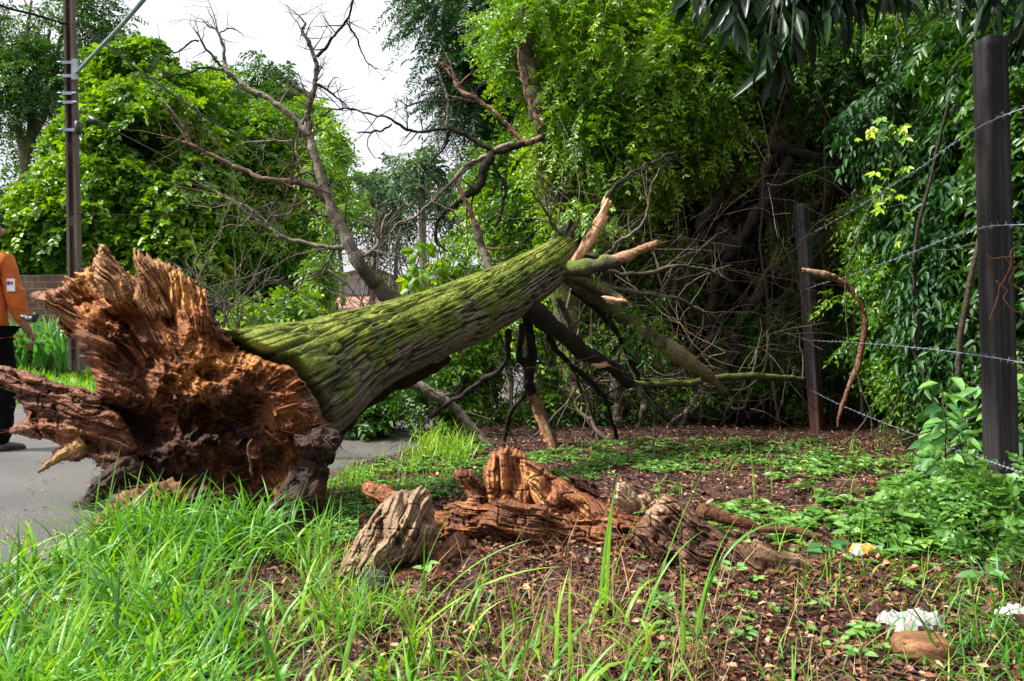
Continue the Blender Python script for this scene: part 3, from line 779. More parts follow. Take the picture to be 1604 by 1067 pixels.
MOSSY = [(0, (0.03, 0.024, 0.018)), (0.45, (0.09, 0.075, 0.055)), (0.62, (0.10, 0.13, 0.03)), (1, (0.19, 0.24, 0.04))]
GREY = [(0, (0.03, 0.024, 0.02)), (0.5, (0.11, 0.09, 0.07)), (1, (0.28, 0.23, 0.18))]
PEEL = [(0, (0.10, 0.05, 0.03)), (0.5, (0.29, 0.17, 0.10)), (1, (0.55, 0.38, 0.25))]
DARKB = [(0, (0.008, 0.007, 0.006)), (0.6, (0.03, 0.024, 0.019)), (1, (0.075, 0.06, 0.045))]
def limb(pts, cols, seed, parent, name='branch', ns=18, wig=0.012, twn=0, twl=0.3, bump=0.22, tipcols=None, tipfrom=1.1, rg=None, mat='bark', depth=1, ymul=0.5, n=None):
    m_ = MB(); n = n or max(14, len(pts) * 12)
    C, r = pxpath(pts, n); C = wiggle(wiggle(C, wig, 5, seed), wig * 0.8, 16, seed + 9); r = r * (1 + 0.16 * vn(np.linspace(0, n / 5, n), 0 * r, None, seed + 3))
    Cg, D, r, th = tubegrid(C, r, ns)
    V0 = Cg[:, None] + D * r[:, None, None]; q = V0 / max(r.mean() * 2.2, 0.012)
    f = fbm(q[..., 0], q[..., 1], q[..., 2], seed, 5, 0.65)
    V = V0 + D * (r[:, None] * bump * f)[:, :, None]
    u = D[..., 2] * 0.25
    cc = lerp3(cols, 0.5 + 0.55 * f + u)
    if tipcols is not None:
        tt = ss(tipfrom - 0.04, tipfrom + 0.04, np.linspace(0, 1, n)[:, None] + 0.25 * f)[..., None]
        cc = cc * (1 - tt) + lerp3(tipcols, 0.5 + 0.5 * f) * tt
    m_.add(V.reshape(-1, 3), gridfaces(n, ns), cc.reshape(-1, 3))
    k = np.arange(1, ns - 1)
    m_.tri(np.stack([np.full(ns - 2, 0), k + 1, k], 1)); e = (n - 1) * ns
    m_.tri(np.stack([np.full(ns - 2, e), e + k, e + k + 1], 1))
    if tipcols is not None and name != 'trunk':
        T_ = nrm(C[-1] - C[-3]); r5 = np.random.default_rng(seed)
        for _ in range(16):
            splinter(m_, C[-1] - T_ * r5.uniform(0, .03) + r5.normal(size=3) * r[-1] * .5, T_ + r5.normal(size=3) * .18, r5.uniform(.02, .07), r[-1] * r5.uniform(.15, .4), r5, lerp3(tipcols, np.array(r5.random())))
    if twn:
        twigs(m_, C, r, rg or rng, twn, twl, depth, 5, lerp3(cols, np.array(0.45)), ymul=ymul)
    return m_.build(name, M[mat], parent)

limb([(872, 425, 15, 5.35), (920, 418, 13, 5.25), (965, 408, 10, 5.2), (1005, 390, 8, 5.15), (1030, 380, 5, 5.1)], MOSSY, 201, FT, tipcols=PEEL, tipfrom=0.52, wig=0.01)
limb([(868, 418, 16, 5.4), (910, 445, 15, 5.4), (955, 480, 14, 5.5), (1010, 520, 13, 5.6), (1060, 555, 12, 5.8), (1105, 586, 9, 6.0), (1135, 612, 5, 6.2)], MOSSY, 202, FT, tipcols=[(0, (0.10, 0.07, 0.04)), (1, (0.36, 0.28, 0.15))], tipfrom=0.55, twn=3)
limb([(880, 425, 8, 5.3), (930, 445, 9, 5.3), (960, 462, 6, 5.25), (982, 472, 3, 5.2)], MOSSY, 203, FT, tipcols=PEEL, tipfrom=0.8)
limb([(828, 478, 16, 5.1), (870, 515, 14, 5.3), (915, 552, 13, 5.5), (965, 578, 12, 5.7), (985, 600, 9, 5.8)], DARKB, 204, FT, twn=6)
limb([(822, 485, 9, 5.2), (832, 540, 9, 5.4), (828, 590, 9, 5.7), (835, 620, 9, 5.9), (868, 706, 9, 6.1)], DARKB, 205, FT, tipcols=PEEL, tipfrom=0.72, wig=0.008, twn=4)
limb([(962, 575, 7, 5.7), (985, 598, 5, 5.8), (1060, 602, 5.5, 5.9), (1130, 592, 5, 6.1), (1200, 590, 5, 6.3), (1262, 595, 4, 6.5)], MOSSY, 206, FT, twn=7, twl=0.4)
limb([(600, 598, 5, 6.0), (650, 603, 8, 6.0), (700, 630, 8, 6.0), (738, 668, 7, 6.0), (772, 702, 5, 5.9)], GREY, 207, FT, twn=6)
limb([(700, 560, 9, 4.9), (640, 592, 10, 4.6), (575, 625, 13, 4.3), (530, 672, 14, 4.0), (512, 720, 10, 3.8)], DARKB, 208, FT, bump=0.35)
limb([(745, 300 + 50, 6, 6.0), (758, 395, 6, 6.0), (768, 430, 6, 5.9)], GREY, 209, FT)
limb([(478, 690, 3, 3.75), (490, 640, 3, 3.72), (520, 602, 2.5, 3.8), (555, 575, 2, 3.88), (580, 572, 1.5, 3.95)], BR, 210, FT, wig=0.004)
# thinner broken branches fanning out from the snapped end
_r = np.random.default_rng(44)
for _i, (pts, cl) in enumerate([
        ([(905, 400, 3, 5.4), (950, 398, 3, 5.3), (975, 372, 2.6, 5.2), (1005, 350, 2.2, 5.2), (1018, 300, 1.6, 5.2), (1034, 262, 1, 5.2)], GREY),
        ([(895, 455, 5, 5.5), (950, 500, 4.5, 5.6), (985, 555, 4, 5.8), (1010, 610, 3.5, 6.0), (1050, 660, 2.5, 6.2)], DARKB),
        ([(875, 470, 5, 5.4), (900, 540, 4.5, 5.6), (905, 600, 4, 5.9), (930, 660, 3, 6.2), (925, 695, 2.5, 6.3)], GREY),
        ([(850, 500, 6, 5.3), (880, 560, 5, 5.6), (945, 620, 4, 5.9), (965, 690, 3, 6.2)], DARKB),
        ([(905, 430, 4, 5.4), (980, 455, 3.6, 5.5), (1060, 470, 3, 5.8), (1120, 500, 2, 6.1), (1170, 560, 1.4, 6.4)], GREY),
        ([(925, 420, 3.5, 5.35), (990, 430, 3, 5.5), (1080, 415, 2.4, 5.8), (1150, 440, 1.6, 6.1)], GREY),
        ([(800, 520, 5, 5.1), (790, 570, 4.5, 5.4), (745, 605, 4, 5.7), (690, 640, 3, 6.0), (655, 672, 2, 6.1)], DARKB),
        ([(820, 515, 6, 5.2), (812, 560, 5, 5.5), (830, 600, 4, 5.8), (800, 650, 3.4, 6.1), (790, 690, 2.6, 6.2)], DARKB),
        ([(885, 385, 3, 5.5), (865, 350, 2.6, 5.4), (855, 330, 2, 5.3), (830, 300, 1.3, 5.2)], GREY),
        ([(900, 375, 4, 5.55), (930, 340, 3.5, 5.6), (965, 290, 3, 5.8), (1010, 262, 2.5, 6.0), (1060, 240, 2, 6.2)], DARKB)]):
    limb(pts, cl, 240 + _i, FT, twn=9, twl=.38, wig=.02, rg=_r, ns=10)
# split boards where the top snapped off
def board(poly, Yf, fib, seed, cols, thick=0.03, D=8, bulge=0.02, parent=FT, name='splinter', amp=(0.004, 0.008, 0.004), rag=2.5, step=1.1, mat='wood'):
    m_ = MB()
    def cf(PX, PY, fb, fn, big, lump, A, C_):
        return lerp3(cols, 0.5 + 0.35 * fn + 0.3 * fbm(A / 60, C_ / 2.0, None, seed + 50, 3) + 0.2 * big)
    relief(m_, poly, Yf, bulge, thick, D, fib, None, amp, step, seed, rag, cf, (), (2.2, 60), 0.5)
    return m_.build(name, M[mat], parent)
PINK = [(0, (0.17, 0.06, 0.03)), (0.4, (0.42, 0.19, 0.10)), (0.8, (0.62, 0.36, 0.20)), (1, (0.70, 0.48, 0.30))]
board([(880, 428), (900, 398), (922, 365), (936, 338), (948, 308), (958, 316), (952, 340), (938, 372), (918, 398), (898, 420)], lambda a, c: 5.3 + 0 * a, -58, 301, PINK)
board([(826, 612), (834, 610), (846, 640), (862, 672), (872, 700), (862, 708), (852, 690), (838, 655)], lambda a, c: 5.95 + 0 * a, 66, 302, PINK)
board([(940, 462), (975, 466), (984, 472), (970, 478), (950, 474)], lambda a, c: 5.2 + 0 * a, 15, 303, PINK)
board([(925, 570), (950, 566), (958, 574), (938, 580)], lambda a, c: 5.5 + 0 * a, 0, 304, PINK)
SPK = [(0, (0.03, 0.012, 0.006)), (0.4, (0.13, 0.045, 0.016)), (0.75, (0.34, 0.15, 0.045)), (1, (0.55, 0.30, 0.10))]
board([(206, 470), (214, 440), (209, 412), (210, 388), (222, 396), (240, 406), (262, 412), (284, 424), (300, 436), (318, 460), (300, 500), (240, 500)], lambda a, c: 3.66 + 0 * a, 62, 311, SPK, .08, 16, .05, FT, 'torn_spike', (.02, .03, .012), 3.5, 1.3, 'rot')
board([(146, 440), (150, 408), (156, 384), (164, 382), (172, 400), (196, 424), (222, 440), (236, 460), (210, 480), (165, 470)], lambda a, c: 3.70 + 0 * a, 50, 312, [(0, (0.05, 0.02, 0.01)), (0.4, (0.22, 0.09, 0.03)), (0.8, (0.48, 0.26, 0.09)), (1, (0.62, 0.38, 0.15))], .08, 14, .05, FT, 'torn_spike', (.02, .03, .010), 3, 1.3, 'rot')
board([(56, 468), (64, 461), (84, 462), (120, 472), (150, 500), (140, 530), (110, 512), (84, 488)], lambda a, c: 3.86 + 0 * a, 28, 313, SPK, .06, 12, .05, FT, 'torn_spike', (.02, .03, .012), 3.5, 1.3, 'rot')
board([(276, 424), (272, 414), (282, 418), (300, 436), (320, 470), (345, 515), (330, 520), (305, 480)], lambda a, c: 3.70 + 0 * a, 52, 314, DARKB, .05, 8, .03, FT, 'torn_spike', (.01, .02, .01), 2.5, 1.3, 'rot')
for _k, (a_, c_, f_) in enumerate([(905, 372, -35), (896, 360, -55), (912, 388, -20), (888, 356, -70), (915, 398, 5), (902, 410, 30)]):
    ca_, sa_ = math.cos(R(f_)), math.sin(R(f_)); q_ = [(-22, -5), (10, -5), (28 + 5 * (_k % 3), 0), (12, 5), (-22, 6)]
    board([(a_ + u_ * ca_ - v_ * sa_, c_ + u_ * sa_ + v_ * ca_) for u_, v_ in q_], lambda a, c: 5.46 + 0 * a, f_, 320 + _k, [DARKB, MOSSY, BR][_k % 3], .03, 5, .02)
board([(868, 352), (884, 372), (905, 385), (925, 345), (935, 352), (915, 392), (896, 408), (868, 400)], lambda a, c: 5.55 + 0 * a, -50, 305, DARKB, 0.06, 8, 0.03)
# ---------------------------------------------------------------- splintered stump left in the ground
rng = np.random.default_rng(8)
TAN = [(0, (0.05, 0.028, 0.016)), (0.35, (0.17, 0.105, 0.06)), (0.65, (0.34, 0.225, 0.13)), (1, (0.56, 0.42, 0.27))]
REDO = [(0, (0.025, 0.010, 0.007)), (0.35, (0.10, 0.032, 0.015)), (0.65, (0.25, 0.085, 0.032)), (0.85, (0.42, 0.18, 0.06)), (1, (0.58, 0.32, 0.12))]
DRED = [(0, (0.018, 0.008, 0.006)), (0.5, (0.095, 0.032, 0.016)), (1, (0.30, 0.12, 0.05))]
GBR = [(0, (0.025, 0.013, 0.009)), (0.4, (0.10, 0.045, 0.026)), (0.7, (0.22, 0.115, 0.065)), (1, (0.44, 0.31, 0.20))]
def chunk(name, poly, Yf, fib, seed, cols, bulge, thick, D, parent=None, amp=(0.02, 0.026, 0.012), rag=4, step=1.3, cav=(), fsc=(5, 75), base=0.5, nspl=120, extra=None, fine=0.6):
    m_ = MB()
    def cf(PX, PY, fb, fn, big, lump, A, C_):
        t = base - 0.04 + 0.18 * fb + 0.22 * fn + 0.34 * fbm(A / 60, C_ / 1.9, None, seed + 50, 4) + 0.2 * fbm(PX / 26, PY / 26, None, seed + 51, 4) + 0.1 * lump
        if extra is not None: t = t + extra(PX, PY)
        return lerp3(cols, t)
    I = relief(m_, poly, Yf, bulge, thick, D, fib, None, amp, step, seed, rag, cf, cav, (fsc[0] * 1.2, fsc[1]), fine, 2.6)
    a0 = np.array(poly, float); lo, hi = a0.min(0), a0.max(0); fr = R(fib)
    for _ in range(nspl):
        a, c = rng.uniform(lo[0], hi[0]), rng.uniform(lo[1], hi[1])
        i = int((a - I['x'][0]) / step); j = int((c - I['y'][0]) / step)
        if not (0 <= j < I['d'].shape[0] and 0 <= i < I['d'].shape[1]) or I['d'][j, i] < 1: continue
        sg = 1 if rng.random() < 0.5 else -1
        d = np.array([math.cos(fr) * sg, -0.25, -math.sin(fr) * sg]) + rng.normal(size=3) * 0.2
        splinter(m_, P(a, c, I['Yfr'][j, i] + 0.002), d, rng.uniform(0.012, 0.045), rng.uniform(0.0008, 0.0022), rng, lerp3(cols, np.array(rng.uniform(0.3, 0.85))))
    return m_.build(name, M['rot'] if parent is not None or True else None, parent)
SP = thing('tree_stump', 'splintered orange and dark brown stump remains standing where the tree broke off', 'tree stump', P(860, 830, 3.1))
chunk('standing_splinter', [(764, 835), (760, 790), (759, 745), (768, 712), (782, 703), (795, 697), (806, 704), (820, 708), (830, 720), (838, 745), (840, 790), (846, 835), (820, 850)],
      lambda a, c: 3.28 + 0.0006 * (835 - c), 86, 401, REDO, 0.06, 0.10, 26, SP, (0.03, 0.03, 0.012), cav=[(806, 745, 9, 40, 0.05), (785, 800, 12, 30, 0.03)], base=0.55, fsc=(6, 80))
chunk('standing_splinter', [(822, 722), (838, 724), (862, 738), (882, 752), (905, 766), (930, 778), (952, 790), (972, 806), (975, 832), (950, 852), (915, 858), (880, 845), (850, 815), (832, 780), (822, 748)],
      lambda a, c: 3.12 + 0.0008 * (850 - c), 42, 402, REDO, 0.07, 0.10, 24, SP, (0.025, 0.035, 0.012), cav=[(852, 765, 10, 24, 0.05), (890, 800, 26, 8, 0.04)], base=0.6, fsc=(6, 80),
      extra=lambda x, y: 0.18 * np.exp(-(((x - 835) / 12) ** 2 + ((y - 770) / 40) ** 2)))
chunk('standing_splinter', [(712, 741), (722, 735), (738, 738), (752, 750), (760, 775), (764, 800), (748, 806), (734, 792), (726, 768), (714, 752)], lambda a, c: 3.3 + 0 * a, 60, 403, DRED, 0.04, 0.05, 14, SP, base=0.6)
chunk('standing_splinter', [(884, 742), (905, 745), (925, 755), (938, 768), (942, 785), (920, 784), (900, 765)], lambda a, c: 3.45 + 0 * a, 30, 404, DRED, 0.03, 0.05, 12, SP, base=0.35)
chunk('standing_splinter', [(1008, 800), (1000, 778), (1010, 770), (1024, 784), (1040, 778), (1052, 800), (1030, 815)], lambda a, c: 3.0 + 0 * a, 70, 408, TAN, 0.02, 0.03, 10, SP, base=0.5)
chunk('standing_splinter', [(968, 754), (978, 754), (992, 768), (1008, 786), (1004, 800), (985, 806), (968, 800), (962, 780)], lambda a, c: 3.12 + 0 * a, 52, 405, TAN, 0.02, 0.04, 12, SP, base=0.6, extra=lambda x, y: 0.1)
chunk('rotten_heart', [(690, 800), (735, 778), (800, 790), (860, 800), (930, 815), (990, 800), (1040, 795), (1050, 850), (1010, 880), (960, 862), (900, 872), (850, 885), (780, 880), (720, 862), (690, 830)],
      lambda a, c: 3.12 - 0.0022 * (c - 820), 8, 406, REDO, 0.08, 0.12, 30, SP, (0.05, 0.045, 0.02), rag=8, base=0.45, fsc=(6, 45), nspl=350)
chunk('weathered_flank', [(985, 838), (1003, 812), (1018, 795), (1040, 776), (1056, 778), (1075, 792), (1098, 806), (1125, 830), (1160, 848), (1200, 868), (1236, 892), (1228, 925), (1180, 935), (1140, 930), (1100, 928), (1066, 912), (1030, 882), (1000, 858)],
      lambda a, c: 2.88 - 0.0012 * (c - 850), 38, 407, GBR, 0.09, 0.12, 40, SP, (0.03, 0.045, 0.016), cav=[(1130, 880, 22, 12, 0.06), (1080, 850, 12, 30, -0.03), (1060, 880, 20, 8, .04)], base=0.42, fsc=(6, 90), nspl=200,
      extra=lambda x, y: 0.35 * np.exp(-(((x - 1030) / 30) ** 2 + ((y - 800) / 22) ** 2)))
def rootm(name, pts, cols, seed, parent, bump=0.4, **k):
    return root(pts, seed, cols, bump).build(name, M['rot'], parent)
rootm('root', [(1180, 868, 18, 2.85), (1240, 880, 10, 2.85), (1310, 888, 7, 2.85), (1370, 880, 6, 2.9), (1430, 884, 4, 2.9), (1480, 878, 3, 2.95)], GBR, 411, SP)
rootm('root', [(1150, 905, 20, 2.75), (1200, 905, 12, 2.75), (1260, 915, 8, 2.75), (1330, 925, 4, 2.75)], DRED, 412, SP)
rootm('root', [(720, 860, 20, 2.95), (690, 880, 16, 2.85), (640, 900, 13, 2.72), (600, 915, 12, 2.68), (565, 935, 15, 2.62), (548, 940, 10, 2.6)], DRED, 413, SP, 0.5)
rootm('root', [(1100, 800, 12, 3.2), (1150, 818, 8, 3.2), (1200, 828, 5, 3.2), (1290, 838, 4, 3.15)], DRED, 414, SP)

k1 = chunk('log_chunk', [(524, 908), (534, 882), (552, 856), (566, 830), (580, 812), (592, 795), (608, 778), (622, 768), (640, 768), (654, 764), (668, 760), (676, 782), (680, 810), (690, 838), (676, 858), (650, 880), (626, 886), (604, 900), (572, 912)],
           lambda a, c: 2.82 - 0.0011 * (c - 850), -62, 421, TAN, 0.11, 0.10, 42, None, (0.03, 0.03, 0.013), rag=3, base=0.47, cav=[(606, 825, 9, 30, 0.08), (560, 870, 8, 20, 0.03), (640, 790, 5, 24, 0.04), (625, 850, 4, 30, .03)], fsc=(4, 90), nspl=130, fine=0.35)
tag(k1, 'pale tan weathered log chunk leaning at the left of the stump', 'wood chunk')
k2 = root([(572, 764, 9, 3.35), (590, 770, 13, 3.32), (612, 782, 13, 3.28), (635, 795, 11, 3.22)], 431, REDO, 0.45).build('log_chunk', M['rot'], None)
tag(k2, 'small orange brown rotten log lying behind the pale chunk', 'wood chunk')
k3 = chunk('log_chunk', [(764, 800), (772, 784), (796, 780), (830, 788), (858, 794), (862, 812), (858, 838), (850, 868), (838, 870), (832, 852), (800, 856), (766, 846), (748, 828), (758, 812)],
           lambda a, c: 2.98 - 0.001 * (c - 820), 12, 441, DRED, 0.09, 0.10, 28, None, (0.03, 0.03, 0.012), base=0.58, fsc=(4.5, 60), nspl=200, cav=[(800, 850, 25, 8, 0.05)])
tag(k3, 'dark reddish brown rotten log block lying in front of the stump', 'wood chunk')
k4 = root([(672, 812, 15, 3.12), (720, 818, 14, 3.12), (770, 830, 10, 3.1)], 451, REDO, 0.5).build('log_chunk', M['rot'], None)
tag(k4, 'reddish torn log lying between the pale chunk and the dark block', 'wood chunk')
k5 = root([(560, 945, 14, 2.55), (580, 925, 20, 2.58), (602, 915, 14, 2.62)], 461, [(0, (0.012, 0.012, 0.012)), (1, (0.09, 0.088, 0.085))], 0.5).build('charred_chunk', M['rot'], None)
tag(k5, 'small charred grey black wood lump below the pale chunk', 'wood chunk')
k6 = root([(380, 968, 10, 2.35), (420, 970, 13, 2.36), (460, 962, 12, 2.4), (505, 958, 9, 2.42)], 471, GBR, 0.3).build('fallen_stick', M['rot'], None)
tag(k6, 'thick brown stick lying in the grass left of the stump', 'stick')

# rotten crumbs and bark chips round the stump and the root end
def gpt(px, py):
    """ground point seen at a pixel"""
    px = np.asarray(px, float); py = np.asarray(py, float)
    Y = CH * F / np.maximum(py - HY, 2)
    for _ in range(6):
        z = gz((px - CX) / F * Y, Y); Y = (CH - z) * F / np.maximum(py - HY, 2)
    X_ = (px - CX) / F * Y
    return np.stack([X_, Y, gz(X_, Y)], -1)
mb = MB()
n = 7000
p = np.stack([rng.normal(0.12, 0.70, n), rng.normal(3.0, 0.45, n)], 1)
p2 = np.stack([rng.normal(-1.15, 0.45, 1500), rng.normal(3.45, 0.25, 1500)], 1)
p = np.concatenate([p, p2])
for (x, y) in p:
    if road_u(x, y) > 0.5: continue
    sz = rng.uniform(0.004, 0.02) * (1 if rng.random() < 0.93 else 2.0)
    d = nrm(rng.normal(size=3) * np.array([1, 1, 0.3])); l = sz * rng.uniform(1.2, 3)
    c = np.array([x, y, float(gz(x, y)) + sz * 0.3])
    q = nrm(rng.normal(size=(6, 3))) * sz * 0.6 * rng.uniform(0.6, 1.2, (6, 1))
    up = nrm(np.cross(d, rng.normal(size=3))); s_ = np.cross(d, up)
    V_ = np.array([c - d * l * 0.5, c + up * sz * 0.5 - d * l * 0.1, c + s_ * sz * 0.6, c - up * sz * 0.35, c - s_ * sz * 0.6, c + d * l * 0.5]) + q * 0.4
    Fc = [[0, 2, 1], [0, 3, 2], [0, 4, 3], [0, 1, 4], [5, 1, 2], [5, 2, 3], [5, 3, 4], [5, 4, 1]]
    mb.add(V_, Fc, lerp3(REDO if rng.random() < 0.6 else DRED, np.array(rng.uniform(0.1, 0.75))))
o = mb.build('wood_debris', M['rot'], None, False); tag(o, 'crumbled rotten wood chips scattered round the broken stump', 'wood chips', kind='stuff')

# ---------------------------------------------------------------- fence
rng = np.random.default_rng(21)
POSTW = woodmat('weathered post wood', 0.8, (18, 0.5, 0.006), (120, 0.8, 0.003), 0.55, 0.3, (6, 6, 0.5))
def post(name, label, base, top, w, rot, seed, redfoot, tone=1.0):
    mb = MB(); n = 60; m_ = 40
    t = np.linspace(0, 1, n)
    C = base[None] * (1 - t[:, None]) + top[None] * t[:, None]
    th = np.linspace(0, 2 * np.pi, m_, endpoint=False) + 0.001
    # squared section with worn corners
    sq = 1 / np.maximum(np.abs(np.cos(th)), np.abs(np.sin(th))); sq = np.minimum(sq, 1.39)
    a = th + rot
    rr = w / 2 * sq[None] * (1 + 0.03 * fbm(np.cos(th)[None] * 2 + 0 * t[:, None], np.sin(th)[None] * 2 + 0 * t[:, None], t[:, None] * 9 + 0 * th, seed, 4))
    gr = ridge(np.cos(th)[None] * 6 + 0 * t[:, None], np.sin(th)[None] * 6 + 0 * t[:, None], t[:, None] * 2 + 0 * th, seed + 3, 4)
    rr = rr + 0.0025 * gr
    V = np.stack([C[:, None, 0] + rr * np.cos(a)[None], C[:, None, 1] + rr * np.sin(a)[None], C[:, None, 2] + 0 * rr], -1)
    V[-1, :, 2] += 0.006 * fbm(np.cos(th) * 2, np.sin(th) * 2, None, seed + 5, 3)
    col = lerp3([(0, (0.003, 0.002, 0.003)), (0.5, (0.014, 0.011, 0.012)), (1, (0.065, 0.055, 0.058))], 0.5 + 0.3 * gr + 0.25 * fbm(np.cos(th)[None] * 1.5 + 0 * t[:, None], np.sin(th)[None] * 1.5 + 0 * t[:, None], t[:, None] * 3 + 0 * th, seed + 4, 3))
    col = col * tone
    rf = (ss(redfoot, redfoot - 0.12, t) if redfoot > 0 else 0 * t)[:, None, None]
    col = col * (1 - 0.7 * rf) + np.array([0.10, 0.035, 0.022]) * rf * 0.7
    mb.add(V.reshape(-1, 3), gridfaces(n, m_), col.reshape(-1, 3))
    e = (n - 1) * m_; ctr = V[-1].mean(0); mb.add([ctr], np.zeros((0, 3), int), [0.06, 0.05, 0.05])
    k = np.arange(m_); mb.tri(np.stack([e + k, e + (k + 1) % m_, np.full(m_, n * m_)], 1))
    o = mb.build(name, POSTW, None, True); tag(o, label, 'fence post', 'posts of the barbed wire fence')
    for p_ in o.data.polygons: p_.use_smooth = True
    return o
nb, ntp = P(1572, 838, 3.02), P(1551, 62, 3.02)
fb_, ftp = P(1282, 684, 6.85), P(1255, 320, 6.85)
nb[2] -= 0.1; fb_[2] -= 0.05
post('fence_post', 'tall near dark wooden fence post at the right edge with three wires crossing it', nb, ntp, 0.084, R(6), 501, 0)
post('fence_post', 'smaller far wooden fence post leaning slightly, with a red soil stained foot', fb_, ftp, 0.092, R(40), 502, 0.28, 3.0)  # wood colour of the far post raised so that it looks lit
WIRE = plainmat('galvanised wire', (0.30, 0.32, 0.38), 0.45, 0.6, 300, 0.4, 0.0002)
def wire(label, pts, seed, barb=True, rad=0.001, sag=0.0):
    mb = MB(); C = np.array([P(*p_) for p_ in pts]); L_ = np.linalg.norm(np.diff(C, axis=0), axis=1).sum()
    n = int(L_ / 0.006); C = spline(C, n); t = np.linspace(0, 1, n)
    T, U, B = frames(C); ph = np.linspace(0, L_ / 0.03 * 2 * np.pi, n)[:, None]
    for s_ in (0, np.pi):
        tube(mb, C + (U * np.cos(ph + s_) + B * np.sin(ph + s_)) * rad, rad * 0.95, 4)
    r_ = np.random.default_rng(seed)
    if barb:
        for q in np.arange(0.05, L_, 0.11):
            i = min(int(q / L_ * n), n - 8)
            tube(mb, C[i:i + 6] , rad * 2.4, 6)
            for _ in range(4):
                d = nrm(U[i] * r_.normal() + B[i] * r_.normal() + T[i] * r_.normal() * 0.4)
                tube(mb, np.array([C[i + 2], C[i + 2] + d * 0.008, C[i + 2] + d * 0.016]), [rad * 0.9, rad * 0.7, rad * 0.15], 4)
    o = mb.build('barbed_wire', WIRE, None); tag(o, label, 'barbed wire', 'strands of the barbed wire fence')
wire('topmost strand of barbed wire, rising steeply between the two posts', [(1180, 430, 8.2), (1248, 380, 6.78), (1330, 333, 5.5), (1430, 270, 4.1), (1532, 200, 2.95), (1660, 150, 2.5)], 1)
wire('second strand of barbed wire from the top, wrapped round the near post', [(1190, 497, 8.4), (1258, 456, 6.78), (1330, 432, 5.2), (1430, 395, 3.9), (1532, 358, 2.95), (1660, 352, 2.6)], 2)
wire('third strand of barbed wire, running almost level between the posts', [(1150, 528, 8.6), (1263, 533, 6.78), (1340, 537, 5.2), (1430, 544, 3.9), (1535, 557, 2.95), (1660, 578, 2.55)], 3)
wire('lowest strand of barbed wire, sloping down to the plants by the near post', [(1200, 570, 8.6), (1272, 612, 6.78), (1330, 640, 5.6), (1420, 676, 4.2), (1520, 712, 3.1), (1600, 740, 2.6)], 4)

# ---------------------------------------------------------------- utility pole, its lamp arm and cables
PY_ = 11.8
UP = thing('utility_pole', 'tall brown concrete utility pole with metal bands and a lamp arm beside the wall', 'utility pole', P(119, 575, PY_))
conc = woodmat('stained concrete', 0.85, (6, 0.5, 0.01), (60, 0.5, 0.004), 0.5, 0.3, (2, 2, 0.5))
mb = MB()
bx0 = P(120, 580, PY_); bt = P(104, -260, PY_)
def sect(c, w, dpt, rec):
    h = w / 2; g_ = rec
    pr = [(-h, -dpt), (-h * 0.45, -dpt), (-h * 0.4, -dpt + g_), (h * 0.4, -dpt + g_), (h * 0.45, -dpt), (h, -dpt), (h, dpt), (h * 0.45, dpt), (h * 0.4, dpt - g_), (-h * 0.4, dpt - g_), (-h * 0.45, dpt), (-h, dpt)]
    return np.array([[c[0] + a, c[1] + b_, c[2]] for a, b_ in pr])
rows = []; cols = []
for t in np.linspace(0, 1, 90):
    c = bx0 * (1 - t) + bt * t; w = 0.165 * (1 - t) + 0.115 * t
    rows.append(sect(c, w, w * 0.42, 0.05 if (t * 90) % 12 > 1.5 else 0.01)); 
V = np.array(rows); q = V.reshape(-1, 3)
cc = lerp3([(0, (0.02, 0.012, 0.009)), (0.5, (0.055, 0.033, 0.024)), (1, (0.13, 0.10, 0.085))], 0.45 + 0.5 * fbm(q[:, 0] * 8, q[:, 1] * 8, q[:, 2] * 1.2, 9, 4))
edgec = np.tile(np.array([0.7, 0.3, 0, 0, 0.3, 0.7, 0.7, 0.3, 0, 0, 0.3, 0.7]), 90)[:, None] * 0.5
cc = cc * (1 - edgec) + np.array([0.17, 0.14, 0.125]) * edgec
mb.add(q, gridfaces(90, 12)[:, ::-1], cc)
mb.build('shaft', conc, UP, False)
METAL = plainmat('grey galvanised metal', (0.20, 0.25, 0.28), 0.5, 0.4, 8, 0.25, 0.001)
BLK = plainmat('black rubber', (0.012, 0.012, 0.013), 0.45, 0, 30, 0.3, 0.001)
def ring(name, px, py, r, mat, par, hh=0.035):
    c = P(px, py, PY_); mb = MB()
    a = [(c[0] - r, c[1] - r * .8), (c[0] + r, c[1] - r * .8), (c[0] + r, c[1] + r * .8), (c[0] - r, c[1] + r * .8)]
    pts = np.array([[x, y, c[2] + dz] for dz in (-hh, hh) for x, y in a])
    mb.add(pts, [[0, 1, 5, 4], [1, 2, 6, 5], [2, 3, 7, 6], [3, 0, 4, 7], [4, 5, 6, 7], [3, 2, 1, 0]])
    tube(mb, np.array([[c[0] + r, c[1] - r * .9, c[2]], [c[0] + r + 0.05, c[1] - r * .9, c[2]]]), 0.013, 8)
    tube(mb, np.array([[c[0] - r, c[1] - r * .9, c[2]], [c[0] - r - 0.05, c[1] - r * .9, c[2]]]), 0.013, 8)
    return mb.build(name, mat, par, False)
for (px, py) in ((109, 100), (109, 121), (109, 148), (110, 162), (111, 205)): ring('metal_band', px, py, 0.085, METAL, UP, 0.022)
mb = MB(); C = np.array([P(117, 118, PY_ - .15), P(122, 112, PY_ - .2), P(150, 82, PY_ - 0.8), P(190, 40, PY_ - 1.6), P(240, -18, PY_ - 2.6)])
tube(mb, spline(C, 20), 0.027, 12); mb.build('lamp_arm', METAL, UP)
mb = MB(); c = P(116, 110, PY_ - .16); b_ = np.array([[c[0] + dx, c[1] + dy, c[2] + dz] for dz in (-.14, .16) for dx, dy in ((-.03, -.02), (.05, -.02), (.05, .03), (-.03, .03))])
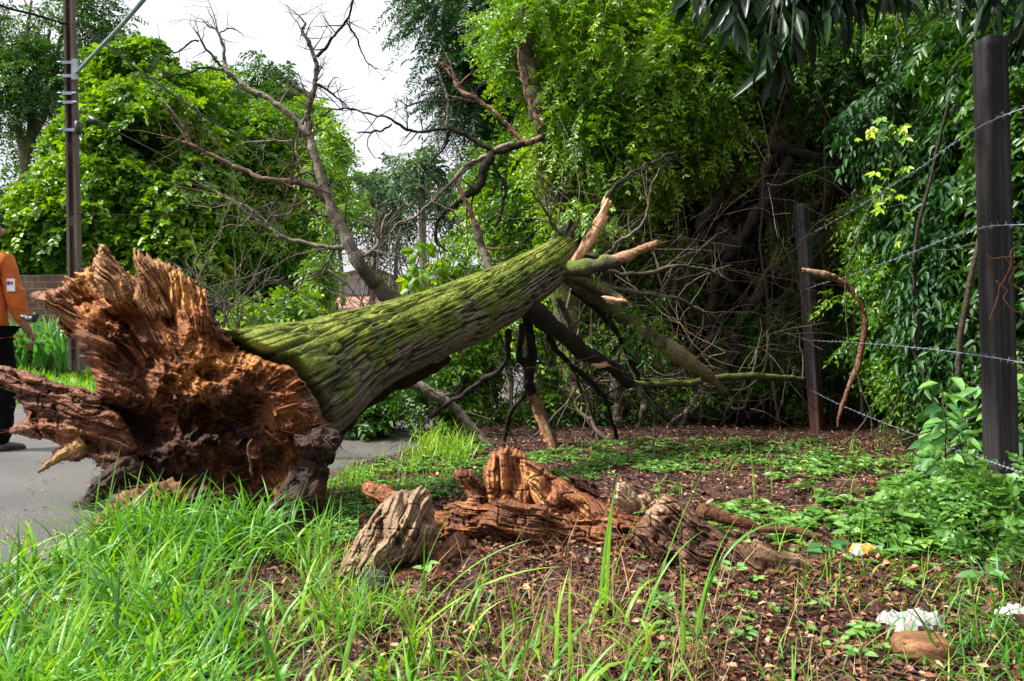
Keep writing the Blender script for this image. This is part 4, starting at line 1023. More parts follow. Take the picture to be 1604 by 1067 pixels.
mb.add(b_, [[0, 1, 5, 4], [1, 2, 6, 5], [2, 3, 7, 6], [3, 0, 4, 7], [4, 5, 6, 7], [3, 2, 1, 0]]); mb.build('arm_bracket', METAL, UP, False)
for nm, (px, py, w, h) in (('junction_box', (122, 200, .05, .10)), ('insulator', (122, 34, .03, .06))):
    mb = MB(); c = P(px, py, PY_ - .12)
    tube(mb, np.array([c + [0, 0, -h], c + [0, 0, -h * .8], c + [0, 0, h * .8], c + [0, 0, h]]), [w * .7, w, w, w * .5], 10); mb.build(nm, BLK, UP)
def cable(label, pts, r, mat, name='cable'):
    mb = MB(); C = spline(np.array([P(*p_) for p_ in pts]), 60); tube(mb, C, r, 6)
    o = mb.build(name, mat, None); tag(o, label, 'cable', 'cables hung from the utility pole'); return o
CAB = plainmat('weathered cable', (0.012, 0.011, 0.011), 0.9, 0, 10, 0.3, 0.001, 0.1)
cable('thick dark cable entering from the top left edge to the pole top', [(-60, -30, 10.8), (0, 8, 11.1), (50, 22, 11.4), (104, 38, 11.65)], 0.017, CAB)
cable('dark cable sagging from the pole top down to the right across the trees', [(110, 36, 11.65), (150, 58, 11.4), (200, 97, 11.1), (250, 133, 10.8), (320, 182, 10.3), (400, 228, 9.8), (455, 262, 9.3)], 0.014, CAB)
cable('thin twisted cable running down from the middle of the pole to the right', [(116, 168, 11.6), (147, 188, 11.4), (200, 215, 11.1), (260, 246, 10.8), (310, 276, 10.5)], 0.008, CAB)
cable('thin level cable entering from the left edge at the middle bands', [(-40, 182, 11.5), (0, 179, 11.6), (55, 172, 11.65), (104, 163, 11.65)], 0.007, CAB)
cable('thin loose cable crossing low in front of the pole shaft', [(96, 322, 11.5), (112, 334, 11.45), (170, 336, 11.3), (240, 336, 11), (300, 326, 10.8), (345, 316, 10.6)], 0.007, CAB)
mb = MB(); tube(mb, np.array([P(138, 184, 11.47), P(141, 185, 11.44), P(150, 190, 11.38), P(153, 191, 11.36)]), [.012, .045, .045, .012], 10)
o = mb.build('cable_splice', BLK, None); tag(o, 'small black splice hanging on the thin twisted cable beside the pole', 'cable splice')

# ---------------------------------------------------------------- brick wall and house
wm, t, b = newmat('old brick'); geo = t.nodes.new('ShaderNodeNewGeometry'); mp = t.nodes.new('ShaderNodeMapping'); mp.inputs['Rotation'].default_value = (R(90), 0, 0)
br = t.nodes.new('ShaderNodeTexBrick'); br.inputs['Scale'].default_value = 2.2; br.inputs['Color1'].default_value = (0.11, 0.05, 0.03, 1); br.inputs['Color2'].default_value = (0.06, 0.035, 0.025, 1); br.inputs['Mortar'].default_value = (0.13, 0.11, 0.09, 1)
br.inputs['Mortar Size'].default_value = 0.025
t.links.new(geo.outputs['Position'], mp.inputs['Vector']); t.links.new(mp.outputs[0], br.inputs['Vector'])
nz = t.nodes.new('ShaderNodeTexNoise'); nz.inputs['Scale'].default_value = 3; nz.inputs['Detail'].default_value = 8; t.links.new(geo.outputs['Position'], nz.inputs['Vector'])
rp = ramp(t, [(0.35, (0.35, 0.35, 0.3)), (0.65, (1.2, 1.1, 1.0))]); t.links.new(nz.outputs['Fac'], rp.inputs[0])
mx = t.nodes.new('ShaderNodeMix'); mx.data_type = 'RGBA'; mx.blend_type = 'MULTIPLY'; mx.inputs['Factor'].default_value = 0.85
t.links.new(br.outputs['Color'], mx.inputs['A']); t.links.new(rp.outputs[0], mx.inputs['B']); t.links.new(mx.outputs['Result'], b.inputs['Base Color']); b.inputs['Roughness'].default_value = 0.9
bu = t.nodes.new('ShaderNodeBump'); bu.inputs['Distance'].default_value = 0.03; t.links.new(br.outputs['Fac'], bu.inputs['Height']); bu.invert = True; t.links.new(bu.outputs[0], b.inputs['Normal'])
def box(mb, lo, hi, col=None):
    x0, y0, z0 = lo; x1, y1, z1 = hi
    V = [(x0, y0, z0), (x1, y0, z0), (x1, y1, z0), (x0, y1, z0), (x0, y0, z1), (x1, y0, z1), (x1, y1, z1), (x0, y1, z1)]
    mb.add(V, [[0, 1, 5, 4], [1, 2, 6, 5], [2, 3, 7, 6], [3, 0, 4, 7], [4, 5, 6, 7], [3, 2, 1, 0]], col)
mb = MB(); WY = 13.6; xs = np.linspace(-16, -5.6, 60)
zt = CH + (HY - 430) / F * WY + 0.03 * fbm(xs * 1.5, xs * 0, None, 4, 3)
V = np.concatenate([np.stack([xs, 0 * xs + WY + dy, z], -1) for dy, z in ((0, 0 * xs - .1), (0, zt), (.2, zt), (.2, 0 * xs - .1))]).reshape(4, -1, 3).transpose(1, 0, 2)
mb.add(V.reshape(-1, 3), gridfaces(60, 4, True))
o = mb.build('brick_wall', wm, None, False); tag(o, 'old mossy brown brick wall behind the pole on the left', 'wall')

HS = thing('house', 'small white corrugated house with red tiled roof beyond the trunk', 'house', P(590, 505, 24))
def corr(col, sc, name, rough=0.5):
    m, t, b = newmat(name); geo = t.nodes.new('ShaderNodeNewGeometry'); w = t.nodes.new('ShaderNodeTexWave'); w.inputs['Scale'].default_value = sc; w.inputs['Distortion'].default_value = 0.3
    t.links.new(geo.outputs['Position'], w.inputs['Vector']); c = np.array(col); rp = ramp(t, [(0, tuple(c * 0.8)), (0.5, tuple(c))]); t.links.new(w.outputs['Color'], rp.inputs[0]); t.links.new(rp.outputs[0], b.inputs['Base Color'])
    bu = t.nodes.new('ShaderNodeBump'); bu.inputs['Distance'].default_value = 0.008; t.links.new(w.outputs['Color'], bu.inputs['Height']); t.links.new(bu.outputs[0], b.inputs['Normal']); b.inputs['Roughness'].default_value = rough; return m
mb = MB(); hy = 24.0
pl = [(505, 520), (505, 440), (582, 421), (668, 454), (668, 520)]
A0 = np.array([P(a, c, hy) for a, c in pl]); B0 = A0 + [0, 5, 0]
mb.add(np.concatenate([A0, B0]), np.zeros((0, 3), int)); mb.tri([[0, 2, 1], [0, 3, 2], [0, 4, 3], [5, 6, 7], [5, 7, 8], [5, 8, 9], [0, 1, 6], [0, 6, 5], [4, 9, 8], [4, 8, 3]])
mb.build('wall', plainmat('pale bluish painted sheet', (0.62, 0.68, 0.78), 0.6, 0, 3, .12, .002), HS, False)
RT = corr((0.34, 0.17, 0.12), 3.2, 'red roof tile', 0.8); DT = plainmat('dark roof edge', (0.10, 0.045, 0.035), 0.8)
mb = MB()
for (a, c), (a2, c2) in (((498, 438), (583, 416)), ((581, 416), (676, 455))):
    p, q = P(a, c, hy - .35), P(a2, c2, hy - .35); V = [p, q, q + [0, 5.7, 0], p + [0, 5.7, 0]]; V = np.array(V + [v_ + [0, 0, -.1] for v_ in V])
    mb.add(V, [[0, 1, 2, 3], [7, 6, 5, 4], [0, 4, 5, 1], [1, 5, 6, 2], [2, 6, 7, 3], [3, 7, 4, 0]])
mb.build('roof', DT, HS, False)
mb = MB(); p, q = P(500, 488, hy - 2.2), P(612, 486, hy - 2.2); p2, q2 = P(506, 462, hy), P(600, 462, hy)
V = np.array([p, q, q2, p2]); V = np.concatenate([V, V - [0, 0, .08]]); mb.add(V, [[0, 1, 2, 3], [7, 6, 5, 4], [0, 4, 5, 1], [1, 5, 6, 2], [2, 6, 7, 3], [3, 7, 4, 0]])
mb.build('lean_to_roof', RT, HS, False)
mb = MB(); box(mb, P(505, 520, hy - 2) + [0, 0, 0], P(606, 490, hy - 2) + [0, .2, 0]); mb.build('front_wall', plainmat('white plaster', (0.5, 0.5, 0.48), 0.9), HS, False)
# ---------------------------------------------------------------- bare trees and limbs
rng = np.random.default_rng(31)
BT = thing('bare_tree', 'leafless mossy tree with thin forked grey branches behind the trunk', 'bare tree', P(640, 500, 6.6))
def bl(pts, n=0, l=0.35, cols=GREY, par=None, seed=None, tip=None, tf=1.1, Yd=6.4, wig=0.02, depth=1, bump=0.25, ns=9, ym=0.5):
    q = [(p_ if len(p_) > 3 else (*p_, Yd)) for p_ in pts]; q = [(a_, b_, c_ * .68, d_) for a_, b_, c_, d_ in q]
    limb(q, cols, seed if seed is not None else int(rng.integers(1, 9999)), par or BT, 'branch', ns, wig, int(n * 1.8), l, bump, tip, tf, rng, 'bark', depth, ym)
LICH = [(0, (0.035, 0.026, 0.018)), (0.4, (0.13, 0.105, 0.08)), (0.62, (0.26, 0.23, 0.18)), (0.8, (0.36, 0.34, 0.28)), (1, (0.20, 0.24, 0.06))]
limb([(650, 505, 15, 6.5), (622, 478, 14, 6.5), (592, 448, 13, 6.5), (565, 415, 11, 6.4), (545, 380, 10, 6.4), (525, 335, 8.5, 6.4), (508, 295, 7.5, 6.4), (494, 245, 6.5, 6.4), (486, 210, 6, 6.4)], MOSSY, 777, BT, 'trunk', 22, 0.015, 6, 0.4, 0.2, LICH, 0.38)
bl([(487, 215, 7), (484, 175, 6), (492, 135, 5.5), (496, 100, 5.5), (488, 72, 5), (476, 52, 3.5), (478, 35, 2.5), (470, 25, 1.8), (463, 18, 1)], 14, 0.22)
bl([(495, 90, 4), (518, 65, 3.5), (541, 35, 3), (550, 8, 2.5), (558, -30, 2)], 5, 0.3, DARKB)
bl([(543, 33, 2.2), (558, 58, 2), (571, 90, 1.6), (580, 104, 1.2), (592, 109, .7)], 4, 0.12, DARKB, depth=0)
bl([(487, 213, 8), (455, 182, 7), (420, 157, 6.5), (385, 138, 6), (365, 118, 5.5), (352, 102, 4.5), (347, 72, 3.5), (338, 52, 2.6), (325, 40, 2), (316, 32, 1.2)], 6, 0.3, LICH)
bl([(352, 108, 3.2), (335, 88, 2.6), (318, 70, 2.2), (311, 55, 1.8), (303, 42, 1.1)], 3, 0.2, DARKB)
bl([(352, 110, 3), (318, 106, 2.6), (285, 115, 2.2), (250, 124, 1.6), (215, 120, 1)], 5, 0.25, DARKB)
bl([(313, 64, 2.2), (300, 64, 2), (285, 78, 2), (272, 82, 1.6), (255, 74, 1.2), (250, 60, .8)], 4, 0.15, DARKB, depth=0)
bl([(340, 52, 1.8), (360, 45, 1.5), (378, 52, 1), (382, 58, .6)], 2, 0.12, DARKB, depth=0)
bl([(480, 200, 4), (482, 160, 3.6), (479, 148, 2.6), (462, 135, 2), (440, 120, 1.2)], 4, 0.25)
bl([(481, 150, 2), (474, 132, 1.6), (467, 112, 1)], 0)
bl([(496, 135, 3), (510, 142, 2.5), (528, 155, 2), (545, 168, 1.3), (555, 178, .8)], 5, 0.22, DARKB)
bl([(513, 140, 1.6), (520, 125, 1.3), (532, 120, .8)], 0, 0.1, DARKB)
bl([(515, 318, 9), (496, 296, 8.5), (465, 287, 8), (430, 283, 7), (395, 274, 6), (358, 258, 5.5), (325, 240, 5), (300, 230, 4.5), (284, 226, 4)], 10, 0.45, [(0, (0.035, 0.022, 0.016)), (0.5, (0.13, 0.085, 0.06)), (1, (0.30, 0.21, 0.16))])
bl([(300, 230, 2.2), (290, 205, 2), (275, 180, 1.6), (250, 150, 1.1), (245, 135, .7)], 3, 0.3, LICH)
bl([(545, 388, 6), (515, 388, 5.5), (480, 382, 5), (445, 372, 4), (415, 352, 3), (385, 332, 2.6), (340, 300, 2), (300, 280, 1.2)], 10, 0.4, LICH)
bl([(440, 372, 3), (400, 330, 2.2), (365, 320, 1.8), (330, 325, 1.2), (300, 322, .8)], 5, 0.35, LICH)
bl([(395, 335, 2), (380, 350, 1.6), (350, 355, 1.2), (342, 375, .8)], 3, 0.2, LICH)
bl([(520, 340, 3), (495, 335, 2.6), (470, 320, 2.2), (430, 318, 1.8), (400, 330, 1.2)], 5, 0.3)
bl([(500, 270, 3), (480, 232, 2.6), (440, 220, 2), (400, 222, 1.4), (370, 228, .9)], 5, 0.3, LICH)
bl([(470, 300, 3), (455, 330, 2.6), (425, 340, 2), (412, 362, 1.3)], 4, 0.3)
bl([(560, 405, 5), (585, 395, 4.5), (598, 372, 4), (602, 350, 3), (615, 330, 2)], 5, 0.35, LICH)
bl([(535, 360, 3), (520, 395, 2.6), (505, 430, 2.2), (470, 445, 1.6), (440, 470, 1)], 6, 0.35)
bl([(500, 285, 3), (480, 270, 3), (455, 290, 2), (448, 305, 1)], 2, .2)
bl([(487, 160, 3.4), (470, 205, 3), (465, 240, 2.2), (480, 280, 2)], 3, .25, LICH)

# broken limbs and saplings to the right of the gap
BR2 = thing('broken_tree', 'broken leaning tree with barkless pinkish limbs reaching left over the trunk', 'broken tree', P(870, 660, 7.2))
PK = [(0, (0.10, 0.05, 0.035)), (0.5, (0.24, 0.13, 0.09)), (1, (0.42, 0.28, 0.2))]
b2 = dict(par=BR2, Yd=6.6)
limb([(905, 690, 22, 7.2), (895, 560, 22, 7.2), (885, 430, 21, 7.2), (882, 360, 20, 7.2), (868, 280, 17, 7.1), (850, 215, 16, 7.0), (838, 160, 15, 7.0), (826, 90, 13, 7.0), (822, 0, 11, 7.0), (820, -80, 9, 7)], MOSSY, 801, BR2, 'trunk', 24, 0.04, 4, 0.5, 0.25)
bl([(845, 215, 7), (822, 222, 6), (808, 212, 5.5), (790, 195, 5), (768, 170, 5), (745, 152, 4.5), (720, 140, 4.5), (708, 118, 3.6), (688, 98, 2.4)], 6, 0.3, PK, **b2)
bl([(848, 195, 5), (838, 180, 4.5), (826, 155, 3), (815, 110, 3), (812, 75, 2)], 2, .2, PK, **b2)
bl([(850, 218, 6), (815, 228, 7), (780, 238, 7), (750, 222, 6), (720, 206, 5), (700, 202, 4), (660, 205, 3.4), (640, 204, 3.2), (612, 190, 2.6), (582, 178, 2.2), (548, 172, 2), (515, 174, 1.6), (500, 186, 1)], 10, 0.3, DARKB, **b2)
bl([(615, 192, 2), (600, 203, 2), (585, 207, 2.4), (560, 205, 1.8)], 0, 0.2, DARKB, **b2)
bl([(580, 208, 1.3), (575, 225, 1.2), (582, 240, 1), (590, 249, .8)], 0, 0.2, DARKB, **b2)
bl([(805, 225, 7), (770, 240, 6), (730, 262, 5), (705, 290, 4), (680, 315, 3.4), (650, 340, 3), (620, 355, 2.4), (600, 385, 1.8)], 9, 0.4, LICH, **b2)
bl([(770, 245, 11), (760, 265, 11), (752, 290, 10), (738, 303, 9), (715, 320, 6), (700, 330, 5), (686, 350, 4), (682, 375, 3), (700, 395, 2)], 8, 0.35, DARKB, **b2)
bl([(700, 200, 3.4), (703, 170, 3), (697, 140, 2.5), (688, 120, 1.6)], 3, .2, LICH, **b2)
bl([(703, 205, 3.6), (697, 232, 3), (680, 250, 2), (668, 258, 1.2)], 2, .2, DARKB, **b2)
bl([(770, 250, 4), (790, 290, 3.6), (786, 330, 4), (775, 350, 3)], 3, .3, DARKB, **b2)
bl([(712, 270, 4), (722, 300, 5), (738, 335, 6), (752, 375, 6), (766, 415, 6), (778, 440, 6)], 3, .3, PK, **b2)
bl([(762, 120, 2), (735, 150, 2), (670, 158, 1.8), (640, 165, 1.6), (628, 158, 1)], 3, .2, DARKB, **b2)
bl([(640, 165, 1.2), (632, 172, 1), (645, 182, .7)], 0, .2, DARKB, **b2)

# twiggy undergrowth: saplings and broken sticks between the trunk and the far house
for j, (a, c, Yv, lab) in enumerate([(350, 500, 5.4, 'thin bare broken sticks rising just right of the root end'), (575, 480, 8.5, 'tangle of bare saplings in the gap above the trunk'), (660, 470, 9.5, 'slim bare saplings rising in front of the far house')]):
    T_ = thing('bare_shrub', lab, 'bare shrub', P(a, c + 80, Yv))
    mb = MB(); r_ = np.random.default_rng(60 + j)
    for k in range((7, 9, 9)[j]):
        x0 = a + r_.uniform(-40, 60); C, r = pxpath([(x0, c + 60, 1.9, Yv), (x0 + r_.uniform(-10, 15), c - 10, 1.5, Yv), (x0 + r_.uniform(-45, 60), c - (40, 110, 100)[j] * r_.uniform(.5, 1.2), 1, Yv)], 14)
        C = wiggle(C, 0.08, 3, k); col = lerp3(GREY, np.array(r_.uniform(.3, .9))); tube(mb, C, r, 5, col); twigs(mb, C, r, r_, 7, 0.5, 1, 4, col)
    mb.build('stem', M['bark'], T_)
DT_ = thing('bare_tree', 'tall straight bare grey trunk standing in the gap behind the mossy trunk', 'dead tree', P(662, 520, 11))
mb = MB(); C, r = pxpath([(668, 530, 7, 11), (664, 420, 6.5, 11), (660, 300, 5.5, 11), (658, 255, 4, 11)], 40); tube(mb, wiggle(C, .05, 2, 4), r, 12, lerp3(GREY, np.array(.75)), bump=.2)
mb.build('trunk', M['bark'], DT_)
mb = MB(); cen, out = blobpts([(P(657, 262, 11)[0], 11, P(0, 268, 11)[2], .32, .32, .2)], 40, np.random.default_rng(4), .2)
sprays(mb, cen, out, np.random.default_rng(5), 16, .35, .12, .045, .2, pair=True); mb.build('crown', M['far'], DT_)

# ---------------------------------------------------------------- living trees
def crown(name, lab, cat, trunkpts, blobs, n, mat, seed, leaf=(10, .3, .07, .035), droop=.3, pair=False, hi=True, th=-.1, nsc=1.6, limbs=None, inner=.5, half=None, base=None, dens2=None, tcol=GREY, twn=2, group=None, rndbias=None, ldroop=.15):
    r_ = np.random.default_rng(seed)
    B = [(*P(b_[0], b_[1], b_[2]), b_[3] / F * b_[2], b_[4], b_[5] / F * b_[2]) for b_ in blobs]
    tp = trunkpts[0]
    T_ = thing(name, lab, cat, P(tp[0][0], tp[0][1], tp[0][3]) if base is None else base, group)
    mb = MB()
    for q in trunkpts:
        C, r = pxpath(q, 30); C = wiggle(C, .05, 1.5, seed); cc = lerp3(tcol, np.array(r_.uniform(.4, .8)))
        tube(mb, C, r, 10, cc, bump=.2); 
        if twn: twigs(mb, C[len(C) // 3:], r[len(C) // 3:], r_, twn, 1.2, 2, 5, cc, up=.5)
    mb.build('trunk', M['bark'], T_)
    mb = MB(); cen, out = blobpts(B, n, r_, inner, nsc, th, seed, half)
    k, sl, ln, wd = leaf
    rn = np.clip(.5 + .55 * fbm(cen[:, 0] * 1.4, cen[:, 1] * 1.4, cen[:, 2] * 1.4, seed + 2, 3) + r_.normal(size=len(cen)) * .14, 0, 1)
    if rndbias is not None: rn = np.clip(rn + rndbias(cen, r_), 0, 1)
    sprays(mb, cen, out, r_, k, sl, ln, wd, droop, pair=pair, hi=hi, rnd=rn, ldroop=ldroop)
    mb.build('crown', M[mat], T_); return T_
crown('tall_tree', 'tall slender tree with pale forking trunk and airy foliage at the far left', 'tree',
      [[(26, 530, 9, 19), (30, 400, 9, 19), (34, 310, 9, 19), (40, 250, 8, 19), (20, 170, 5, 19), (5, 90, 3.5, 19), (-10, 10, 2, 19)], [(40, 250, 7, 19), (60, 190, 5, 19), (85, 130, 4, 19), (95, 60, 3, 19), (110, -20, 2, 19)],
       [(45, 230, 5, 19), (48, 150, 4, 19), (40, 80, 3, 19), (50, 0, 2, 19)], [(55, 210, 4, 19), (75, 170, 3, 19), (70, 100, 2, 19), (78, 40, 1.5, 19)]],
      [(40, 40, 19, 110, 1.5, 70), (130, 30, 19, 60, 1.2, 60), (0, 190, 19, 45, 1.2, 90), (70, 120, 19, 70, 1.2, 60), (10, 330, 18, 40, 1, 60), (90, 280, 19, 40, 1, 60)], 2100, 'mid', 901,
      (14, .5, .10, .05), .25, True, False, .06, 1.0, twn=10, inner=.2)
crown('vine_covered_tree', 'bright green rounded tree smothered in heart leaved vines, some yellow, behind the brick wall', 'tree',
      [[(200, 540, 14, 16.7), (205, 400, 12, 16.7), (215, 200, 7, 16.7)]],
      [(215, 260, 16.6, 110, 1.2, 130), (165, 330, 16.0, 95, 1.0, 110), (270, 250, 16.4, 100, 1.1, 110), (90, 375, 15.8, 95, .8, 85), (215, 180, 17.0, 80, 1, 70), (300, 330, 16.2, 80, 1, 90), (40, 420, 16.0, 60, .7, 65), (235, 400, 15.8, 130, .8, 60), (225, 100, 17.2, 32, .6, 34), (160, 150, 17.2, 36, .6, 50), (180, 105, 17.2, 22, .5, 26), (285, 150, 17, 30, .6, 30), (120, 240, 16.6, 30, .6, 40), (130, 180, 16.8, 18, .5, 30), (320, 210, 17, 30, .6, 30), (60, 330, 16.4, 22, .5, 24)],
      13000, 'vine', 902, (8, .32, .115, .095), .35, False, True, -.16, 1.1, inner=.7)
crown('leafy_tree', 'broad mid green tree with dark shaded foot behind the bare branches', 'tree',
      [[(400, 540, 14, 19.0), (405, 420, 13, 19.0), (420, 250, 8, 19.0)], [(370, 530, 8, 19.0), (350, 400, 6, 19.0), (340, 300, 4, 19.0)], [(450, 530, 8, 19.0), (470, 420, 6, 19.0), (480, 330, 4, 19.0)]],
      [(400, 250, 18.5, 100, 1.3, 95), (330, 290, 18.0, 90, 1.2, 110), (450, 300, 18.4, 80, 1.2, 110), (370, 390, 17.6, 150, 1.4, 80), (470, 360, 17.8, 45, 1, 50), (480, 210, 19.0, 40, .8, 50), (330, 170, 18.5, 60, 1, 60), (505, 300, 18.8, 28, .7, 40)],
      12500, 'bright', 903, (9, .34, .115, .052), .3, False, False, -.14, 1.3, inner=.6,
      rndbias=lambda c, r_: -.35 * ss(0, 1, (CH + 1.9 - c[:, 2]) / 1.2))  # leaf colour darkened low down to paint in the shaded foot
crown('dark_tree', 'dense dark green tree standing low behind the torn roots', 'tree', [[(330, 560, 10, 21.0), (335, 450, 9, 21.0)], [(420, 560, 10, 21.0), (415, 440, 8, 21.0)]],
      [(300, 430, 20.9, 110, 1.2, 90), (400, 440, 20.9, 110, 1.2, 90)], 5200, 'dark', 904, (9, .45, .17, .08), .3, False, False, -.3, 1.1)
crown('slim_tree', 'distant tree with a small rounded dark green top above the bare branches', 'tree', [[(425, 300, 5, 22), (422, 200, 4, 22), (420, 130, 2, 22)]],
      [(420, 125, 22, 36, .9, 32), (440, 160, 22, 30, .8, 30), (400, 185, 22, 28, .8, 30)], 900, 'mid', 905, (10, .4, .16, .06), .4, False, False, -.2, 1.3)
crown('young_tree', 'thin tree with bright green leaf clumps left of the gap', 'tree', [[(540, 480, 4, 13), (530, 380, 3, 13), (520, 290, 2, 13)]],
      [(515, 250, 13, 26, .5, 45), (530, 320, 13, 24, .5, 40), (500, 210, 13, 20, .4, 30), (560, 330, 12.6, 18, .5, 22), (505, 430, 12.4, 16, .5, 40)], 600, 'bright', 906, (8, .28, .09, .04), .4, False, True, 0.05, 1.8, inner=.3)
crown('distant_tree', 'hazy grey green feathery tree beyond the gap', 'tree', [[(620, 500, 4, 20), (622, 400, 3, 20), (630, 300, 2, 20)], [(585, 500, 3, 20), (590, 380, 2, 20)], [(700, 500, 3, 20), (695, 380, 2, 20)]],
      [(620, 320, 20, 40, 1, 32), (680, 300, 20, 42, 1, 34), (605, 370, 20, 30, 1, 26), (580, 300, 20, 18, .6, 14), (705, 330, 20, 28, .8, 40), (640, 275, 20, 30, .8, 16), (665, 380, 20, 26, 1, 16)], 520, 'far', 907, (16, .6, .14, .05), .25, True, False, 0.05, .9, inner=.2, twn=8)
crown('thin_tree', 'tiny pale tufted tree top beyond the gap', 'tree', [[(578, 480, 2, 24), (577, 280, 1.3, 24)]], [(577, 282, 24, 15, .4, 8), (598, 296, 24, 14, .4, 7)], 110, 'bright', 908, (12, .5, .16, .06), .2, True, False, -.5, twn=0)
# small palm in the gap
PMT = thing('palm', 'small feathery palm in the gap just above the mossy trunk', 'palm', P(716, 520, 12))
mb = MB(); C, r = pxpath([(716, 520, 5, 12), (716, 440, 4, 12)], 10); tube(mb, C, r, 8, [.1, .07, .05]); mb.build('trunk', M['bark'], PMT)
mb = MB(); r_ = np.random.default_rng(3)
for k in range(14):
    a_ = k / 14 * 6.28; d0 = np.array([math.cos(a_), math.sin(a_), 1.1]); t = np.linspace(0, 1, 30)[:, None]
    C = P(716, 440, 12) + nrm(d0) * .8 * t + np.array([0, 0, -.5]) * t ** 2.2; T = nrm(np.gradient(C, axis=0)); sv = nrm(np.cross(T, [0, 0, 1])); 
    tube(mb, C, np.linspace(.01, .003, 30), 4, rnd=.5)
    for sg in (1, -1): leaves(mb, C, T * .5 + sv * sg - np.array([0, 0, .25]), np.tile([0, 0, 1.], (30, 1)), .24 * np.sin(np.pi * (t[:, 0] * .85 + .12)), .022, r_.random(30))
mb.build('fronds', M['far'], PMT)
# banana-like saplings leaf clump close behind the trunk
crown('leafy_sapling', 'bright leaved sapling just above the middle of the mossy trunk', 'sapling', [[(672, 520, 2, 7), (668, 440, 1.6, 7), (666, 400, 1, 7)]], [(668, 425, 7, 22, .2, 34), (690, 442, 7, 18, .2, 14)], 26, 'bright', 909, (5, .12, .12, .07), .6, th=-.9, twn=0)
crown('low_bush', 'low pale leaved bush left of the mossy trunk behind the root end', 'bush', [[(455, 560, 2, 6.8), (460, 500, 2, 6.8)]], [(425, 490, 6.8, 60, .3, 20), (465, 478, 6.9, 22, .3, 26), (400, 500, 6.6, 40, .3, 16)], 260, 'bright', 910, (7, .16, .06, .032), .3, th=-.3, twn=4)
# right of the gap
crown('dark_feathery_tree', 'tall dark tree with long drooping feather shaped leaves at the top centre', 'tree', [[(850, 640, 16, 10.5), (840, 300, 14, 10.5), (800, 60, 10, 10.5), (780, -60, 8, 10.5)]],
      [(760, 20, 10.4, 110, 1, 75), (700, -10, 10.4, 60, .8, 40), (770, 110, 10.3, 70, .9, 60), (740, 160, 10.4, 50, .8, 35), (850, 60, 10.6, 90, 1, 90), (780, 190, 10.6, 30, .6, 30)],
      1500, 'dark', 911, (44, .52, .085, .02), .25, True, False, -.3, 1.2, inner=.35, twn=6, ldroop=.1)
crown('feathery_shrub', 'bright green shrub filling the space right of the gap above the trunk end', 'shrub', [[(800, 660, 6, 8.6), (805, 400, 5, 8.6), (810, 250, 3, 8.6)]],
      [(800, 320, 8.5, 70, .7, 90), (850, 380, 8.3, 70, .7, 80), (760, 400, 8.6, 55, .6, 60), (840, 260, 8.7, 60, .6, 50), (780, 270, 8.8, 40, .5, 40)], 2400, 'bright', 912, (12, .3, .055, .028), .35, True, True, -.2, 1.9, inner=.4)
crown('bright_leafy_tree', 'large bright yellow green small leaved tree arching over the broken trunk end', 'tree', [[(960, 660, 12, 8.2), (950, 400, 10, 8), (940, 180, 7, 7.7), (960, 20, 5, 7.5)], [(1000, 660, 8, 8.2), (1060, 380, 6, 7.8), (1100, 150, 4, 7.4)]],
      [(900, 60, 7.4, 130, .8, 80), (860, 130, 7.5, 80, .7, 70), (980, 100, 7.2, 110, .8, 90), (920, 220, 7.3, 100, .7, 90), (1010, 220, 7.2, 80, .6, 80), (1080, 120, 7.2, 80, .7, 90), (960, 310, 7.6, 70, .5, 50), (1110, 220, 7.4, 60, .5, 50), (820, 40, 7.8, 60, .6, 50), (900, 330, 7.9, 60, .5, 60), (1000, 20, 7.0, 120, .8, 60)],
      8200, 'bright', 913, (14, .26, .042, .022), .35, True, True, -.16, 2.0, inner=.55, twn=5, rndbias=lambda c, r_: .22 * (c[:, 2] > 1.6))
# ---------------------------------------------------------------- the dark thicket on the right
def ivy(name, lab, cat, blobs, n, mat, seed, leaf, droop=.5, pair=False, th=-.15, nsc=2, inner=.45, stems=None, ldroop=.25, half=None, bias=0, group=None, stemr=1):
    r_ = np.random.default_rng(seed)
    B = [(*P(b_[0], b_[1], b_[2]), b_[3] / F * b_[2], b_[4], b_[5] / F * b_[2]) for b_ in blobs]
    mb = MB(); cen, out = blobpts(B, n, r_, inner, nsc, th, seed, half)
    k, sl, ln, wd = leaf
    rn = np.clip(.45 + bias + .6 * fbm(cen[:, 0] * 2, cen[:, 1] * 2, cen[:, 2] * 2, seed + 2, 3) + r_.normal(size=len(cen)) * .14, 0, 1)
    sprays(mb, cen, out, r_, k, sl, ln, wd, droop, pair=pair, rnd=rn, ldroop=ldroop)
    if stems is None: return mb, r_
    b0 = blobs[0]; T_ = thing(name, lab, cat, P(b0[0], HY + 100, b0[2]) * [1, 1, 0], group)
    mb.build('foliage', M[mat], T_)
    ms = MB()
    for k in range(stems):
        j = r_.integers(len(B)); c = np.array(B[j][:3]) + r_.normal(size=3) * np.array(B[j][3:]) * .4
        root_ = np.array([c[0] + r_.normal() * .3, c[1] + r_.uniform(0, .5), 0.0]); mid = (c + root_) / 2 + r_.normal(size=3) * .18
        C = wiggle(spline(np.array([root_, mid, c, c + r_.normal(size=3) * .3]), 24), .06, 3, k)
        tube(ms, C, np.linspace(r_.uniform(.006, .02) * stemr, .002, 24), 5, lerp3(GREY, np.array(r_.uniform(.1, .6))))
    ms.build('stem', M['bark'], T_); return T_

